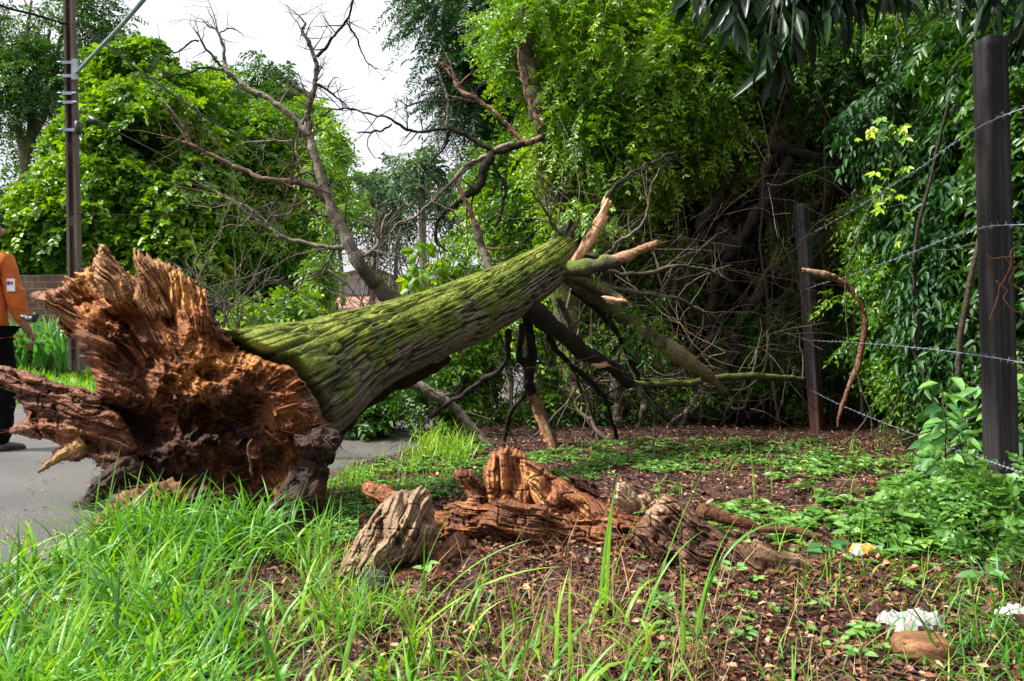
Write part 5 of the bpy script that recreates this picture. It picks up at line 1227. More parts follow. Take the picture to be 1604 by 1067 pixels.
# thicket core: near-black sheet whose colour stands in for the deep shade inside
rng = np.random.default_rng(77)
TH = thing('thicket', 'deep dark thicket of tangled vines and dead stems behind the far fence post', 'thicket', (2.2, 8.6, 0))
mb = MB(); px_ = np.linspace(0, 1, 130); pz = np.linspace(0, 1, 110)
path = spline(np.array([(0.25, 10.3), (0.6, 10.0), (1.2, 9.6), (2.4, 9.2), (3.5, 8.3), (4.1, 6.8), (4.3, 5.0), (4.6, 3.0), (5.0, 0.5)]), 130)
A_, Z_ = np.meshgrid(px_, pz, indexing='ij')
H_ = 5.4 * (0.45 + 0.55 * ss(0.1, 0.4, A_))
BX = path[:, 0][:, None] + 0 * Z_; BY = path[:, 1][:, None] - 1.3 * Z_ ** 2 * ss(.25, .5, A_)
BZ = Z_ * H_
q = 0.45 * fbm(BX * 1.3, BY * 1.3, BZ * 1.3, 51, 4) + 0.25 * ridge(BX * 5, BY * 5, BZ * 2, 52, 3)
BY = BY - q; BX = BX - q * .6
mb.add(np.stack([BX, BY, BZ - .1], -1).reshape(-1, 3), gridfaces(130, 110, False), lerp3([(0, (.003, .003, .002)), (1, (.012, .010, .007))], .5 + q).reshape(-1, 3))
M['gloom'] = woodmat('near black thicket shade', 1.0, (30, 0.8, 0.02), (140, 0.6, 0.005), 0.6, 0.0)
mb.build('shade_core', M['gloom'], TH)

def vines(n, box_, seed, cols, r0=(.0015, .006), L_=(0.6, 2.2), hang=.6, tw=2, name='vines', big=0):
    r_ = np.random.default_rng(seed); ms = MB()
    for k in range(n):
        a, c, Yv = r_.uniform(*box_[0]), r_.uniform(*box_[1]), r_.uniform(*box_[2])
        p = P(a, c, Yv); l = r_.uniform(*L_); d = nrm(r_.normal(size=3) * np.array([1, .5, 1]) + np.array([0, 0, -hang]))
        b1, b2_ = r_.normal(size=3) * .35 * l, r_.normal(size=3) * .3 * l
        b1[1] *= .5; b2_[1] *= .5; m_ = 18; t = np.linspace(0, 1, m_)[:, None]
        C = p + d * l * t + b1 * np.sin(t * 3.14) + b2_ * np.sin(t * 6.28) * .5; C = wiggle(C, .04, 4, seed + k)
        C[:, 2] = np.maximum(C[:, 2], .01)
        r = np.linspace(1, .45, m_) * r_.uniform(*r0); cc = lerp3(cols, np.array(r_.random())); tube(ms, C, r, 4, cc)
        if tw and r_.random() < .5: twigs(ms, C, r, r_, tw, .3, 0, 3, cc)
    o = ms.build(name, M['bark'], TH); o['kind'] = 'stuff'
VC = [(0, (.008, .006, .004)), (.65, (.035, .025, .018)), (1, (.27, .20, .14))]
vines(330, ((1000, 1520), (60, 480), (7.1, 8.0)), 1, VC, (.001, .0045), hang=.9)
vines(95, ((860, 1250), (300, 640), (5.9, 6.9)), 5, [(0, (.012, .009, .006)), (.6, (.06, .045, .032)), (1, (.34, .26, .18))], (.001, .004), (.3, 1.3), .2)
vines(95, ((880, 1240), (380, 640), (6.9, 7.8)), 2, VC, (.001, .0045), hang=.3)
vines(80, ((560, 1250), (560, 670), (6.4, 7.2)), 3, VC, L_=(.4, 1.5), hang=.1)
vines(90, ((1230, 1500), (100, 400), (6.9, 7.3)), 4, [(0, (.05, .03, .022)), (1, (.20, .13, .09))], (.001, .0035), (.6, 1.6), 1.1, name='vines')
def dl(pts, cols=DARKB, n=3, ns=12):
    pts = [(q_[0], q_[1], q_[2] * .72, *q_[3:]) for q_ in pts]
    limb([(p_ if len(p_) > 3 else (*p_, 7.0)) for p_ in pts], cols, int(rng.integers(9999)), TH, 'branch', ns, .03, n, .4, .3, None, 1.1, rng)
dl([(1000, 275, 8), (1060, 258, 10), (1130, 240, 11), (1200, 232, 12), (1280, 245, 12)])
dl([(1170, 225, 12), (1130, 300, 12), (1100, 350, 12), (1110, 400, 9), (1150, 460, 7)])
dl([(1240, 250, 12), (1195, 320, 12), (1150, 390, 10), (1120, 440, 8), (1110, 560, 8)])
dl([(1130, 590, 14), (1150, 540, 12), (1100, 500, 9), (1060, 440, 7)])
dl([(960, 560, 12), (965, 620, 12), (975, 665, 11), (970, 692, 9)], GREY)
dl([(1000, 600, 8), (1005, 640, 7), (1000, 670, 7), (985, 690, 6)], GREY)
dl([(1110, 590, 6), (1085, 640, 6), (1060, 680, 8)], GREY)
dl([(1000, 690, 4), (1060, 660, 4), (1110, 625, 4), (1160, 640, 4), (1180, 600, 3)], GREY)
dl([(860, 705, 4), (930, 695, 4), (1000, 688, 4), (1020, 670, 3)], GREY)
dl([(1160, 700, 30, 7.3), (1180, 650, 34, 7.3), (1215, 655, 30, 7.3), (1235, 690, 22, 7.2)], [(0, (.004, .004, .004)), (1, (.02, .015, .012))], 0)
dl([(745, 560, 6, 7.2), (720, 620, 6, 7), (690, 680, 5, 6.8)], DARKB)
# curling vine stem with split end hanging on the wires
VS = thing('hanging_vine', 'curling reddish vine stem with a pale split end hanging by the far post', 'vine stem', P(1320, 640, 5.5))
limb([(1258, 424, 1.5, 5.5), (1275, 428, 4, 5.5), (1296, 434, 7, 5.5), (1312, 438, 5, 5.5), (1335, 455, 4.5, 5.5), (1350, 480, 4.5, 5.5), (1354, 520, 4.5, 5.5), (1344, 565, 4.5, 5.5), (1330, 605, 4, 5.5), (1318, 640, 3, 5.5), (1312, 668, 2, 5.5)], [(0, (.07, .03, .02)), (1, (.26, .13, .09))], 888, VS, 'stem', 10, .008)
limb([(1256, 421, 1.5, 5.48), (1272, 426, 4.5, 5.47), (1292, 430, 6, 5.47), (1308, 434, 4, 5.49)], PEEL, 889, VS, 'split_end', 10, .003)

ivy('thicket_shrub', 'small leaved green shrub filling the thicket between the two fence posts', 'shrub', [(1400, 480, 6.1, 90, .4, 90), (1350, 560, 7.2, 60, .3, 60), (1450, 580, 5.5, 70, .4, 70), (1320, 430, 7.3, 60, .3, 70), (1390, 360, 6.6, 70, .3, 60), (1420, 420, 5.4, 50, .3, 60)],
    4200, 'bright', 931, (9, .17, .036, .02), .5, True, -.1, 2.4, .4, 22, bias=-.12, stemr=.4)
ivy('drooping_shrub', 'dark shrub with drooping blue green leaves left of the near post', 'shrub', [(1450, 170, 5.0, 90, .5, 90), (1480, 260, 4.8, 50, .4, 90), (1440, 330, 5.0, 50, .4, 50), (1500, 90, 5, 70, .4, 60), (1490, 420, 4.6, 40, .3, 90), (1480, 540, 4.7, 40, .3, 60)],
    1900, 'dark', 932, (8, .2, .062, .027), .8, False, -.15, 2.0, .4, 9, .35, bias=.25, stemr=.4)
ivy('thicket_shrub', 'dense dark leaved shrub beyond the near post at the right edge', 'shrub', [(1620, 200, 4.0, 70, .4, 200), (1620, 430, 4.0, 60, .4, 120), (1610, 560, 3.9, 70, .3, 60), (1560, 60, 4.4, 90, .4, 60), (1580, 640, 3.6, 50, .2, 50)],
    1500, 'mid', 933, (9, .15, .06, .03), .6, False, -.2, 2.5, .4, 24, bias=-.15)
ivy('thicket_shrub', 'green leafy growth hanging over the dark hollow at the top right', 'shrub', [(1180, 60, 7.2, 90, .5, 80), (1290, 60, 6.8, 90, .5, 60), (1380, 60, 6.4, 80, .5, 70), (1260, 150, 7.2, 60, .3, 40), (1420, 20, 6, 100, .5, 40), (1180, 190, 7.2, 50, .3, 30)],
    2600, 'bright', 934, (10, .2, .042, .022), .6, True, -.05, 2.2, .4, 12, bias=-.18)
ivy('thicket_shrub', 'low leafy bush under the broken branches behind the stump', 'shrub', [(640, 640, 6.8, 90, .4, 30), (720, 590, 7.2, 60, .4, 50), (790, 560, 7.4, 70, .4, 60), (850, 620, 7.4, 80, .4, 50), (900, 500, 7.6, 70, .4, 70), (930, 640, 7.4, 70, .3, 40), (560, 655, 6.7, 40, .3, 16)],
    3600, 'bright', 935, (8, .17, .055, .032), .4, False, -.05, 2.4, .4, 22, bias=-.12, stemr=.4)
ivy('thicket_shrub', 'sparse small leaved growth scattered in the dark hollow behind the broken limbs', 'shrub', [(980, 520, 7.4, 80, .4, 70), (1060, 620, 7.3, 90, .3, 40), (1230, 500, 7.6, 50, .3, 60), (1240, 620, 7.5, 60, .3, 50), (1050, 420, 7.5, 70, .3, 60), (1200, 380, 7.5, 60, .3, 40), (1160, 560, 7.4, 80, .3, 60), (1270, 300, 7.1, 30, .2, 40)],
    2600, 'bright', 936, (9, .17, .038, .02), .4, True, .0, 2.4, .3, 14, bias=-.15)
ivy('thicket_shrub', 'dense leafy shrub continuing the thicket past the right edge of the view', 'shrub', [(1800, 250, 3.9, 110, .5, 200), (1790, 520, 3.8, 100, .5, 150), (2000, 380, 3.4, 120, .5, 250), (1720, 640, 3.7, 80, .4, 60)],
    1500, 'mid', 939, (9, .16, .06, .03), .5, False, -.2, 2.4, .4, 14)
ivy('green_sprig', 'bright leafy sprig draped over the snapped end of the mossy trunk', 'sprig', [(905, 335, 5.5, 30, .15, 26), (940, 350, 5.7, 30, .15, 20), (875, 345, 5.6, 20, .1, 14)], 90, 'bright', 938, (9, .14, .036, .02), .6, True, -.6, 2, .1, 3, stemr=.4)
ivy('green_sprig', 'bright sprig of leaves hanging below the thick mossy limb end', 'sprig', [(1000, 500, 5.5, 22, .1, 50), (905, 545, 6, 30, .1, 22), (1010, 535, 5.6, 20, .1, 20)], 60, 'bright', 937, (9, .13, .035, .02), .6, True, -.9, 2, .1, 3)
# lime-green lobed vine
LV = thing('lime_vine', 'vine with glowing yellow green lobed leaves trailing between the posts', 'vine', P(1400, 400, 4.9))
mb = MB(); r_ = np.random.default_rng(12); vp = spline(np.array([P(1372, 205, 4.9), P(1400, 225, 4.8), P(1392, 290, 4.8), P(1420, 330, 4.8), P(1435, 375, 4.8), P(1440, 420, 4.8)]), 46)
ms = MB(); tube(ms, vp, .002, 5, [.15, .12, .05]); ms.build('stem', M['bark'], LV)
for p_ in np.repeat(vp, 2, 0)[::1]:
    if r_.random() < .42: continue
    c = p_ + r_.normal(size=3) * [.07, .05, .05]; f_ = nrm(np.array([r_.normal() * .7, -.6, -.5 + r_.normal() * .4])); nv_ = nrm(np.array([r_.normal() * .5 - .3, -.8, .8 + r_.normal() * .4])); s_ = nrm(np.cross(f_, nv_)); sz = r_.uniform(.035, .075); rv = r_.random()
    dd = np.array([f_, nrm(f_ * .7 + s_), nrm(f_ * .7 - s_), nrm(s_ - f_ * .1), nrm(-s_ - f_ * .1)])
    leaves(mb, np.repeat(c[None], 5, 0), dd, np.repeat(nv_[None], 5, 0), sz * np.array([1, .85, .85, .5, .5]), sz * .42, rv)
mb.build('foliage', M['lime'], LV)
# big soft leaves by the near post
BP = thing('broad_leaved_plant', 'tall plant with large soft pale green leaves just left of the near post foot', 'plant', P(1510, 760, 3.5))
mb = MB(); ms = MB(); r_ = np.random.default_rng(15)
for k in range(26):
    x0 = r_.uniform(1470, 1640); top = P(x0 + r_.uniform(-20, 20), r_.uniform(560, 700), r_.uniform(3.25, 3.7)); bs = np.array([top[0] + .03, top[1], .05])
    C = wiggle(spline(np.array([bs, (bs + top) / 2 + r_.normal(size=3) * .03, top]), 12), .02, 5, k); tube(ms, C, np.linspace(.004, .002, 12), 5, [.06, .10, .03])
    for i in range(4, 12):
        for _ in range(2):
            d = nrm(np.array([r_.normal(), r_.normal() * .7 - .3, r_.uniform(-.5, .3)])); leaves(mb, C[i][None] + d * .01, d[None], (np.array([0, -.3, 1]) + r_.normal(size=3) * .3)[None], r_.uniform(.06, .12), r_.uniform(.03, .055), r_.random(), droop=.3)
mb.build('foliage', M['weed'], BP); ms.build('stem', M['bark'], BP)
# twisted thin dead tendrils at the right edge
TD = thing('dead_tendrils', 'twisted orange brown dead tendrils by the near post at the right edge', 'tendrils', P(1590, 560, 2.9))
ms = MB()
for k, pts in enumerate([[(1575, 405), (1590, 420), (1600, 410), (1615, 430)], [(1560, 440), (1580, 455), (1575, 470), (1595, 490), (1612, 488)], [(1590, 420), (1580, 440), (1600, 455), (1610, 470)], [(1545, 400), (1562, 405), (1580, 402), (1600, 398)], [(1600, 380), (1585, 392), (1578, 425), (1560, 480), (1550, 500)]]):
    C = spline(np.array([P(a, c, 2.85) for a, c in pts]), 24); tube(ms, wiggle(C, .015, 12, k), .0022, 5, [.22, .12, .06])
ms.build('stem', M['bark'], TD)

# ---------------------------------------------------------------- overhanging mango-like branch, near the camera
MG = thing('overhanging_branch', 'dark glossy long leaved branch hanging into the top right corner', 'branch', P(1230, -60, 2.7))
mb = MB(); ms = MB(); r_ = np.random.default_rng(19)
tips = [(1085, -10, 2.8, 7), (1110, -20, 2.9, 8), (1150, 20, 2.7, 10), (1165, -10, 2.9, 8), (1190, 30, 2.8, 10), (1205, 60, 2.6, 12), (1225, 40, 2.7, 12), (1240, 70, 2.6, 12), (1255, 50, 2.8, 10), (1275, 10, 2.7, 12), (1300, -10, 2.6, 12), (1320, -15, 2.7, 10), (1345, -5, 2.8, 9),
        (1380, -30, 2.7, 10), (1405, -20, 2.8, 9), (1440, -25, 2.8, 9), (1480, -25, 2.9, 9), (1530, -30, 2.9, 9), (1580, -30, 2.9, 9), (1240, 0, 2.9, 12), (1200, -10, 3, 12), (1270, 30, 3, 10), (1215, 90, 2.62, 8), (1330, 20, 2.9, 7), (1170, -30, 2.7, 9), (1260, -30, 2.7, 12), (1500, 0, 3.1, 8), (1560, 10, 3.1, 8), (1610, 0, 3.0, 9), (1600, 60, 3.2, 7), (1575, 110, 3.3, 5)]
for (a, c, Yv, k) in tips:
    p_ = P(a, c, Yv); top = P(a + r_.uniform(-30, 30), -160, Yv + .2); C = spline(np.array([top, (top + p_) / 2 + r_.normal(size=3) * .04, p_]), 14); tube(ms, C, np.linspace(.007, .003, 14), 6, [.03, .035, .02])
    m_ = k * 2
    pos = C[r_.integers(6, 14, m_)] + r_.normal(size=(m_, 3)) * .006
    d = nrm(r_.normal(size=(m_, 3)) * [.42, .42, .15] + [0, 0, -1]); leaves(mb, pos, d, r_.normal(size=(m_, 3)) + [0, -.8, .3], r_.uniform(.11, .19, m_), r_.uniform(.026, .042, m_), np.clip(r_.normal(.35, .25, m_), 0, 1), droop=.05)
mb.build('foliage', M['mango'], MG); ms.build('stem', M['bark'], MG)

# ---------------------------------------------------------------- person at the left edge
PS = thing('person', 'person in orange shirt, dark green cap and black trousers at the left edge', 'person', P(-8, 690, 5.75))
px0 = P(-27, 690, 5.75); px0[2] = -0.03
def skin(name, verts, edges, mat, parent, lvl=2):
    me = bpy.data.meshes.new(name); off_ = worldloc(parent)
    me.from_pydata([tuple(px0 + np.array(v_[:3]) - off_) for v_ in verts], edges, []); o = bpy.data.objects.new(name, me); COL.objects.link(o); o.parent = parent
    m1 = o.modifiers.new('skin', 'SKIN'); m1.use_smooth_shade = True
    for i, v_ in enumerate(verts):
        me.skin_vertices[0].data[i].radius = (v_[3], v_[4] if len(v_) > 4 else v_[3])
    me.skin_vertices[0].data[0].use_root = True
    m2 = o.modifiers.new('sub', 'SUBSURF'); m2.levels = lvl; m2.render_levels = lvl
    dg = bpy.context.evaluated_depsgraph_get(); dg.update(); ev = o.evaluated_get(dg)
    nm_ = bpy.data.meshes.new_from_object(ev); o.modifiers.clear(); o.data = nm_; nm_.materials.clear(); nm_.materials.append(mat)
    for p_ in nm_.polygons: p_.use_smooth = True
    if name in ('shirt', 'trousers') and len(nm_.vertices):
        co = np.zeros(len(nm_.vertices) * 3); nn_ = np.zeros(len(co)); nm_.vertices.foreach_get('co', co); nm_.vertices.foreach_get('normal', nn_); co = co.reshape(-1, 3); nn_ = nn_.reshape(-1, 3)
        f_ = ridge(co[:, 0] * 5, co[:, 1] * 5, co[:, 2] * 11 + co[:, 0] * 8, 5, 3); co = co + nn_ * (f_ * .011)[:, None]; nm_.vertices.foreach_set('co', co.ravel()); nm_.update()
    return o
SKIN = plainmat('skin', (0.24, 0.12, 0.075), 0.5, 0, 40, .12, .0005); SHIRT = plainmat('orange shirt', (0.46, 0.105, 0.012), 0.85, 0, 9, .15, .01); TRO = plainmat('black trousers', (0.004, 0.004, 0.005), 0.9, 0, 10, .3, .01, .05)
CAPM = plainmat('dark green cap', (0.006, 0.05, 0.022), .7, 0, 60, .2, .001); SHOE = plainmat('dark shoe', (0.02, 0.018, 0.017), .5, 0, 30, .3, .002)
# X is right in the picture; the figure faces away and to the right
bv = [(0, 0, .95, .13, .11), (0, 0, 1.15, .13, .10), (0, 0, 1.33, .15, .10), (0, 0, 1.45, .075, .07), (0.02, 0, 1.52, .05, .055), (0.05, 0.01, 1.60, .078, .085), (0.05, 0.01, 1.68, .075, .08),
      (.17, 0, 1.40, .055), (.215, .03, 1.13, .042), (.245, .09, .93, .032), (.26, .13, .87, .03),
      (-.17, 0, 1.40, .055), (-.22, -.02, 1.13, .042), (-.23, .03, .90, .032),
      (.09, .0, .88, .085), (.13, .05, .50, .06), (.12, -.02, .10, .042), (.17, .04, .045, .035), (-.09, 0, .88, .085), (-.13, -.03, .50, .06), (-.17, -.14, .10, .042), (-.14, -.05, .045, .035)]
be = [(0, 1), (1, 2), (2, 3), (3, 4), (4, 5), (5, 6), (2, 7), (7, 8), (8, 9), (9, 10), (2, 11), (11, 12), (12, 13), (0, 14), (14, 15), (15, 16), (16, 17), (0, 18), (18, 19), (19, 20), (20, 21)]
skin('body', bv, be, SKIN, PS)
sv_ = [(0, 0, .97, .165, .135), (0, 0, 1.15, .155, .125), (0, 0, 1.33, .17, .12), (0, 0, 1.43, .10, .085), (.17, 0, 1.39, .075), (.215, .03, 1.13, .062), (.243, .085, .95, .048), (-.17, 0, 1.39, .075), (-.22, -.02, 1.13, .062), (-.23, .025, .92, .048), (0, 0, .84, .19, .155)]
skin('shirt', sv_, [(0, 1), (1, 2), (2, 3), (2, 4), (4, 5), (5, 6), (2, 7), (7, 8), (8, 9), (0, 10)], SHIRT, PS, 4)
tv = [(0, 0, .93, .155, .13), (.09, 0, .84, .105), (.13, .05, .50, .082), (.13, -.02, .055, .07), (-.09, 0, .84, .105), (-.13, -.03, .50, .082), (-.165, -.12, .055, .07)]
skin('trousers', tv, [(0, 1), (1, 2), (2, 3), (0, 4), (4, 5), (5, 6)], TRO, PS, 4)
for (a, b_) in ((.12, -.02), (-.17, -.14)): skin('shoe', [(a, b_ - .03, .05, .05), (a + .04, b_ + .03, .045, .048), (a + .09, b_ + .09, .035, .04), (a + .13, b_ + .13, .028, .03)], [(0, 1), (1, 2), (2, 3)], SHOE, PS)
cp = skin('cap', [(.05, .01, 1.66, .095, .10), (.05, .01, 1.73, .09, .095), (.05, .01, 1.76, .05, .05)], [(0, 1), (1, 2)], CAPM, PS); skin('brim', [(.06, .07, 1.66, .06, .02), (.07, .15, 1.65, .05, .012)], [(0, 1)], CAPM, cp)
skin('hair', [(.05, -.015, 1.60, .083, .083), (.05, -.015, 1.67, .083, .085)], [(0, 1)], plainmat('black hair', (.01, .008, .007), .5), PS)
for sx_ in (-1, 1): skin('ear', [(.05 + sx_ * .082, .01, 1.58, .012, .018), (.05 + sx_ * .085, .01, 1.62, .014, .02)], [(0, 1)], SKIN, PS)
skin('nose', [(.055, .085, 1.62, .012, .012), (.058, .10, 1.59, .016, .014)], [(0, 1)], SKIN, PS)
# hands with five fingers
for (hx, hy_, hz, sg) in ((.262, .135, .865, 1), (-.23, .04, .87, -1)):
    hv = [(hx, hy_, hz + .02, .026, .02), (hx, hy_ + .01, hz - .04, .036, .017)]; he = [(0, 1)]
    hnd = skin('hand', hv, he, SKIN, PS)
    for f_ in range(4):
        o_ = (f_ - 1.5) * .019; l = (.065, .075, .07, .055)[f_]
        skin('finger', [(hx, hy_ + .01 + o_, hz - .06, .0095), (hx - sg * .01, hy_ + .018 + o_, hz - .06 - l * .5, .009), (hx - sg * .028, hy_ + .018 + o_, hz - .06 - l * .85, .0075)], [(0, 1), (1, 2)], SKIN, hnd, 1)
    skin('thumb', [(hx, hy_ + .035, hz - .01, .012), (hx - sg * .012, hy_ + .055, hz - .045, .0105), (hx - sg * .02, hy_ + .055, hz - .07, .009)], [(0, 1), (1, 2)], SKIN, hnd, 1)
# sleeve badge: white patch with blue and red marks
c = px0 + np.array([.232, -.055, 1.215]); WHT = plainmat('white badge', (.7, .7, .72), .7, 0, 50, .05, .0002)
def patch(nm, dx0, dx1, dz0, dz1, off_, mat):
    mb = MB(); t = np.linspace(-1, 1, 9); rows = []
    for z in (dz0, dz1):
        xs = np.linspace(dx0, dx1, 9); rows.append(np.stack([c[0] + xs + (-.02 * (z + .0)) , c[1] - off_ + 6 * (xs) ** 2, c[2] + z + 0 * xs], -1))
    f_ = np.array(rows); bk = f_ + [0, .004, 0]; V = np.concatenate([f_.reshape(-1, 3), bk.reshape(-1, 3)]); g_ = gridfaces(2, 9, False); mb.add(V, np.concatenate([g_, g_[:, ::-1] + 18])); mb.build(nm, mat, PS)
patch('badge', -.028, .03, -.045, .045, .0, WHT); patch('badge_mark', -.022, -.002, .0, .026, .003, plainmat('blue badge mark', (.01, .04, .35), .6)); patch('badge_mark', .002, .02, .004, .024, .003, plainmat('red badge mark', (.5, .02, .02), .6))
rd_ = root([(37, 497, 3.5, 5.6), (49, 500, 5, 5.55), (59, 496, 4, 5.5)], 600, DK, .1).build('hand_radio', BLK, None); tag(rd_, 'small black device held in the hand of the orange shirted person', 'device')
# ---------------------------------------------------------------- grass, ground cover, litter
rng = np.random.default_rng(99)
def inpoly(x, y, poly):
    return seg_sdf(np.asarray(x, float), np.asarray(y, float), poly)
def blades(mb, p, ln, wd, rnd, rng, lean=.5, arch=1.0, seg=6, yaw=None, up=1.0):
    """grass blades: curved, folded, tapering strips"""
    n = len(p); ya = rng.uniform(0, 2 * np.pi, n) if yaw is None else yaw
    h = np.stack([np.cos(ya), np.sin(ya), 0 * ya], 1); sd = np.stack([-np.sin(ya), np.cos(ya), 0 * ya], 1)
    a0 = rng.uniform(.05, lean, n); a1 = a0 + rng.uniform(.2, 1.9, n) * arch
    t = np.linspace(0, 1, seg + 1); pos = np.repeat(p[:, None], seg + 1, 1).copy(); cur = p.copy(); C = [cur.copy()]
    for i in range(seg):
        a = a0 + (a1 - a0) * ((i + .5) / seg) ** 1.4
        cur = cur + (h * np.sin(a)[:, None] + np.array([0, 0, 1.0]) * np.cos(a)[:, None]) * (ln / seg)[:, None]; C.append(cur.copy())
    C = np.stack(C, 1)
    w = wd[:, None] * np.clip(np.minimum(.45 + 2.2 * t, 1.0) * (1 - t ** 2.2), .02, 1)[None]
    twist = rng.uniform(-.9, .9, n)[:, None] * t[None]
    T = np.gradient(C, axis=1); T = nrm(T); nv = np.cross(sd[:, None] + 0 * T, T)
    s_ = sd[:, None] * np.cos(twist)[..., None] + nv * np.sin(twist)[..., None]; n2 = np.cross(s_, T)
    Lf = C + s_ * w[..., None] * .5 + n2 * w[..., None] * .16; Rt = C - s_ * w[..., None] * .5 + n2 * w[..., None] * .16
    V = np.stack([Lf, C, Rt], 2).reshape(-1, 3)                # n, seg+1, 3
    k = (seg + 1) * 3; b = np.arange(n)[:, None, None] * k + (np.arange(seg) * 3)[None, :, None]
    q1 = b + np.array([0, 1, 4, 3])[None, None]; q2 = b + np.array([1, 2, 5, 4])[None, None]
    mb.add(V, np.concatenate([q1.reshape(-1, 4), q2.reshape(-1, 4)]), None, np.repeat(rnd, k))
def tuft(pxs, pys, per, ln, wd, rng, spread=.04, lean=.6, arch=1, mb=None, rl=.2, rh=1.0, seg=6, snk=0):
    g = gpt(pxs, pys); g = np.repeat(g, per, 0); n = len(g)
    p = g + np.stack([rng.normal(size=n) * spread, rng.normal(size=n) * spread, 0 * g[:, 0]], 1); ok = road_u(p[:, 0], p[:, 1]) < .08; p = p[ok]; n = len(p)
    p[:, 2] = gz(p[:, 0], p[:, 1]) - .004
    base = np.repeat(rng.random(len(pxs)), per)[ok]
    blades(mb, p, ln * rng.uniform(.35, 1.3, n), wd * rng.uniform(.35, 1.35, n), np.clip(rl + (rh - rl) * (.65 * base + .35 * rng.random(n)), 0, 1), rng, lean, arch, seg)
def sample(poly, n, rng, dens=None):
    poly = np.asarray(poly, float); xs = []; ys = []
    while len(xs) < n:
        x = rng.uniform(poly[:, 0].min(), poly[:, 0].max(), n); y = rng.uniform(poly[:, 1].min(), poly[:, 1].max(), n); ok = inpoly(x, y, poly) > 0
        if dens is not None: ok &= rng.random(n) < dens(x, y)
        xs += list(x[ok]); ys += list(y[ok])
    return np.array(xs[:n]), np.array(ys[:n])
mb = MB()
# dense tall grass at lower left
L1 = [(-40, 900), (60, 870), (140, 850), (240, 838), (340, 842), (420, 850), (470, 880), (500, 930), (520, 1000), (530, 1120), (-60, 1300)]
x, y = sample(L1, 270, rng, lambda x, y: (.12 + .88 * (1 - ss(300, 400, x) * ss(880, 920, y))) * (.25 + .75 * (fbm(x / 55, y / 40, None, 5, 2) > -.12)))
tuft(x, y, 9, .25, .0125, rng, .03, .8, 1.3, mb, 0.0, .95)
x, y = sample([(-60, 980), (300, 960), (450, 1040), (520, 1300), (-80, 1400)], 80, rng); tuft(x, y, 8, .25, .014, rng, .03, .7, 1.1, mb, .2, .95)
x, y = sample([(120, 838), (300, 830), (450, 848), (470, 880), (300, 880), (120, 880)], 80, rng); tuft(x, y, 11, .28, .012, rng, .03, .6, 1.5, mb, 0, .75)
x, y = sample([(0, 870), (130, 845), (140, 870), (0, 910)], 30, rng); tuft(x, y, 10, .2, .006, rng, .03, .6, 1, mb, .2, .9)
# middle foreground tufts
x, y = sample([(500, 960), (620, 940), (760, 930), (900, 950), (980, 980), (1060, 1080), (1000, 1200), (500, 1200)], 48, rng); tuft(x, y, 8, .2, .011, rng, .025, .9, 1.4, mb, .2, .95)
x, y = sample([(480, 880), (560, 930), (640, 960), (560, 1010), (470, 960)], 30, rng); tuft(x, y, 9, .16, .006, rng, .03, .7, 1, mb, .3, 1)
x, y = sample([(480, 800), (520, 800), (530, 880), (490, 900)], 14, rng); tuft(x, y, 7, .2, .007, rng, .03, .4, .6, mb, .3, .9)
x, y = sample([(1000, 980), (1200, 1000), (1604, 980), (1640, 1150), (1000, 1150)], 42, rng); tuft(x, y, 5, .13, .005, rng, .03, .8, 1.2, mb, .1, .9)
x, y = sample([(1440, 920), (1640, 860), (1680, 1120), (1500, 1100)], 34, rng); tuft(x, y, 8, .17, .008, rng, .035, .9, 1.4, mb, 0, .6)
x, y = sample([(560, 700), (700, 680), (760, 720), (720, 760), (600, 790), (500, 790)], 70, rng); tuft(x, y, 8, .14, .006, rng, .04, .5, .8, mb, .4, .95)
x, y = sample([(640, 690), (740, 690), (720, 730), (640, 720)], 40, rng); tuft(x, y, 9, .22, .008, rng, .05, .6, 1, mb, .4, .95)
x, y = sample([(900, 720), (1500, 720), (1604, 800), (1604, 960), (1250, 960), (1000, 760)], 90, rng); tuft(x, y, 5, .13, .005, rng, .03, .6, 1, mb, .3, 1)
# a few long single blades that stand out
for (a, c, k, l, w, yaw, ln_, ar) in [(940, 975, 3, .42, .016, .7, .25, .3), (1000, 1010, 2, .5, .012, .5, .5, 1.4), (1085, 1010, 2, .5, .013, .3, .35, 1.7), (1120, 880, 1, .3, .009, 2.6, .2, .6), (1180, 790, 2, .33, .009, 1.2, .2, .5), (1205, 780, 2, .3, .008, 1.9, .4, .9),
                                      (740, 985, 2, .3, .014, .8, .35, .5), (650, 1000, 2, .5, .013, .2, .8, 1.2), (620, 1020, 2, .5, .012, .1, .9, .9), (810, 1030, 1, .33, .011, 2.5, .6, 1.6), (760, 800, 1, .3, .012, .5, .6, .5), (880, 1080, 2, .32, .012, 1.4, .2, .5),
                                      (1060, 1040, 2, .3, .010, 1.7, .2, .3), (160, 840, 2, .42, .011, 1.4, .2, .5), (240, 990, 3, .5, .011, .9, .5, .5), (1110, 1060, 3, .33, .012, 2.9, .5, 1.5), (560, 860, 1, .2, .008, 1.5, .2, .3), (1100, 760, 1, .3, .007, 2.9, .5, 1.5)]:
    g_ = np.repeat(gpt(np.array([a]), np.array([c])), k, 0) + rng.normal(size=(k, 3)) * [.015, .015, 0]
    n_ = k; blades(mb, g_, l * rng.uniform(.75, 1.05, n_), w * rng.uniform(.8, 1.1, n_), rng.uniform(.35, .85, n_), rng, ln_, ar * .7, 10, yaw + rng.normal(size=n_) * .25)
x, y = sample([(880, 695), (1560, 690), (1560, 740), (880, 730)], 60, rng); tuft(x, y, 5, .12, .006, rng, .05, .6, 1, mb, .3, 1)
o = mb.build('grass', M['grass'], None); tag(o, 'tall bright green arching grass along the foreground', 'grass', kind='stuff')
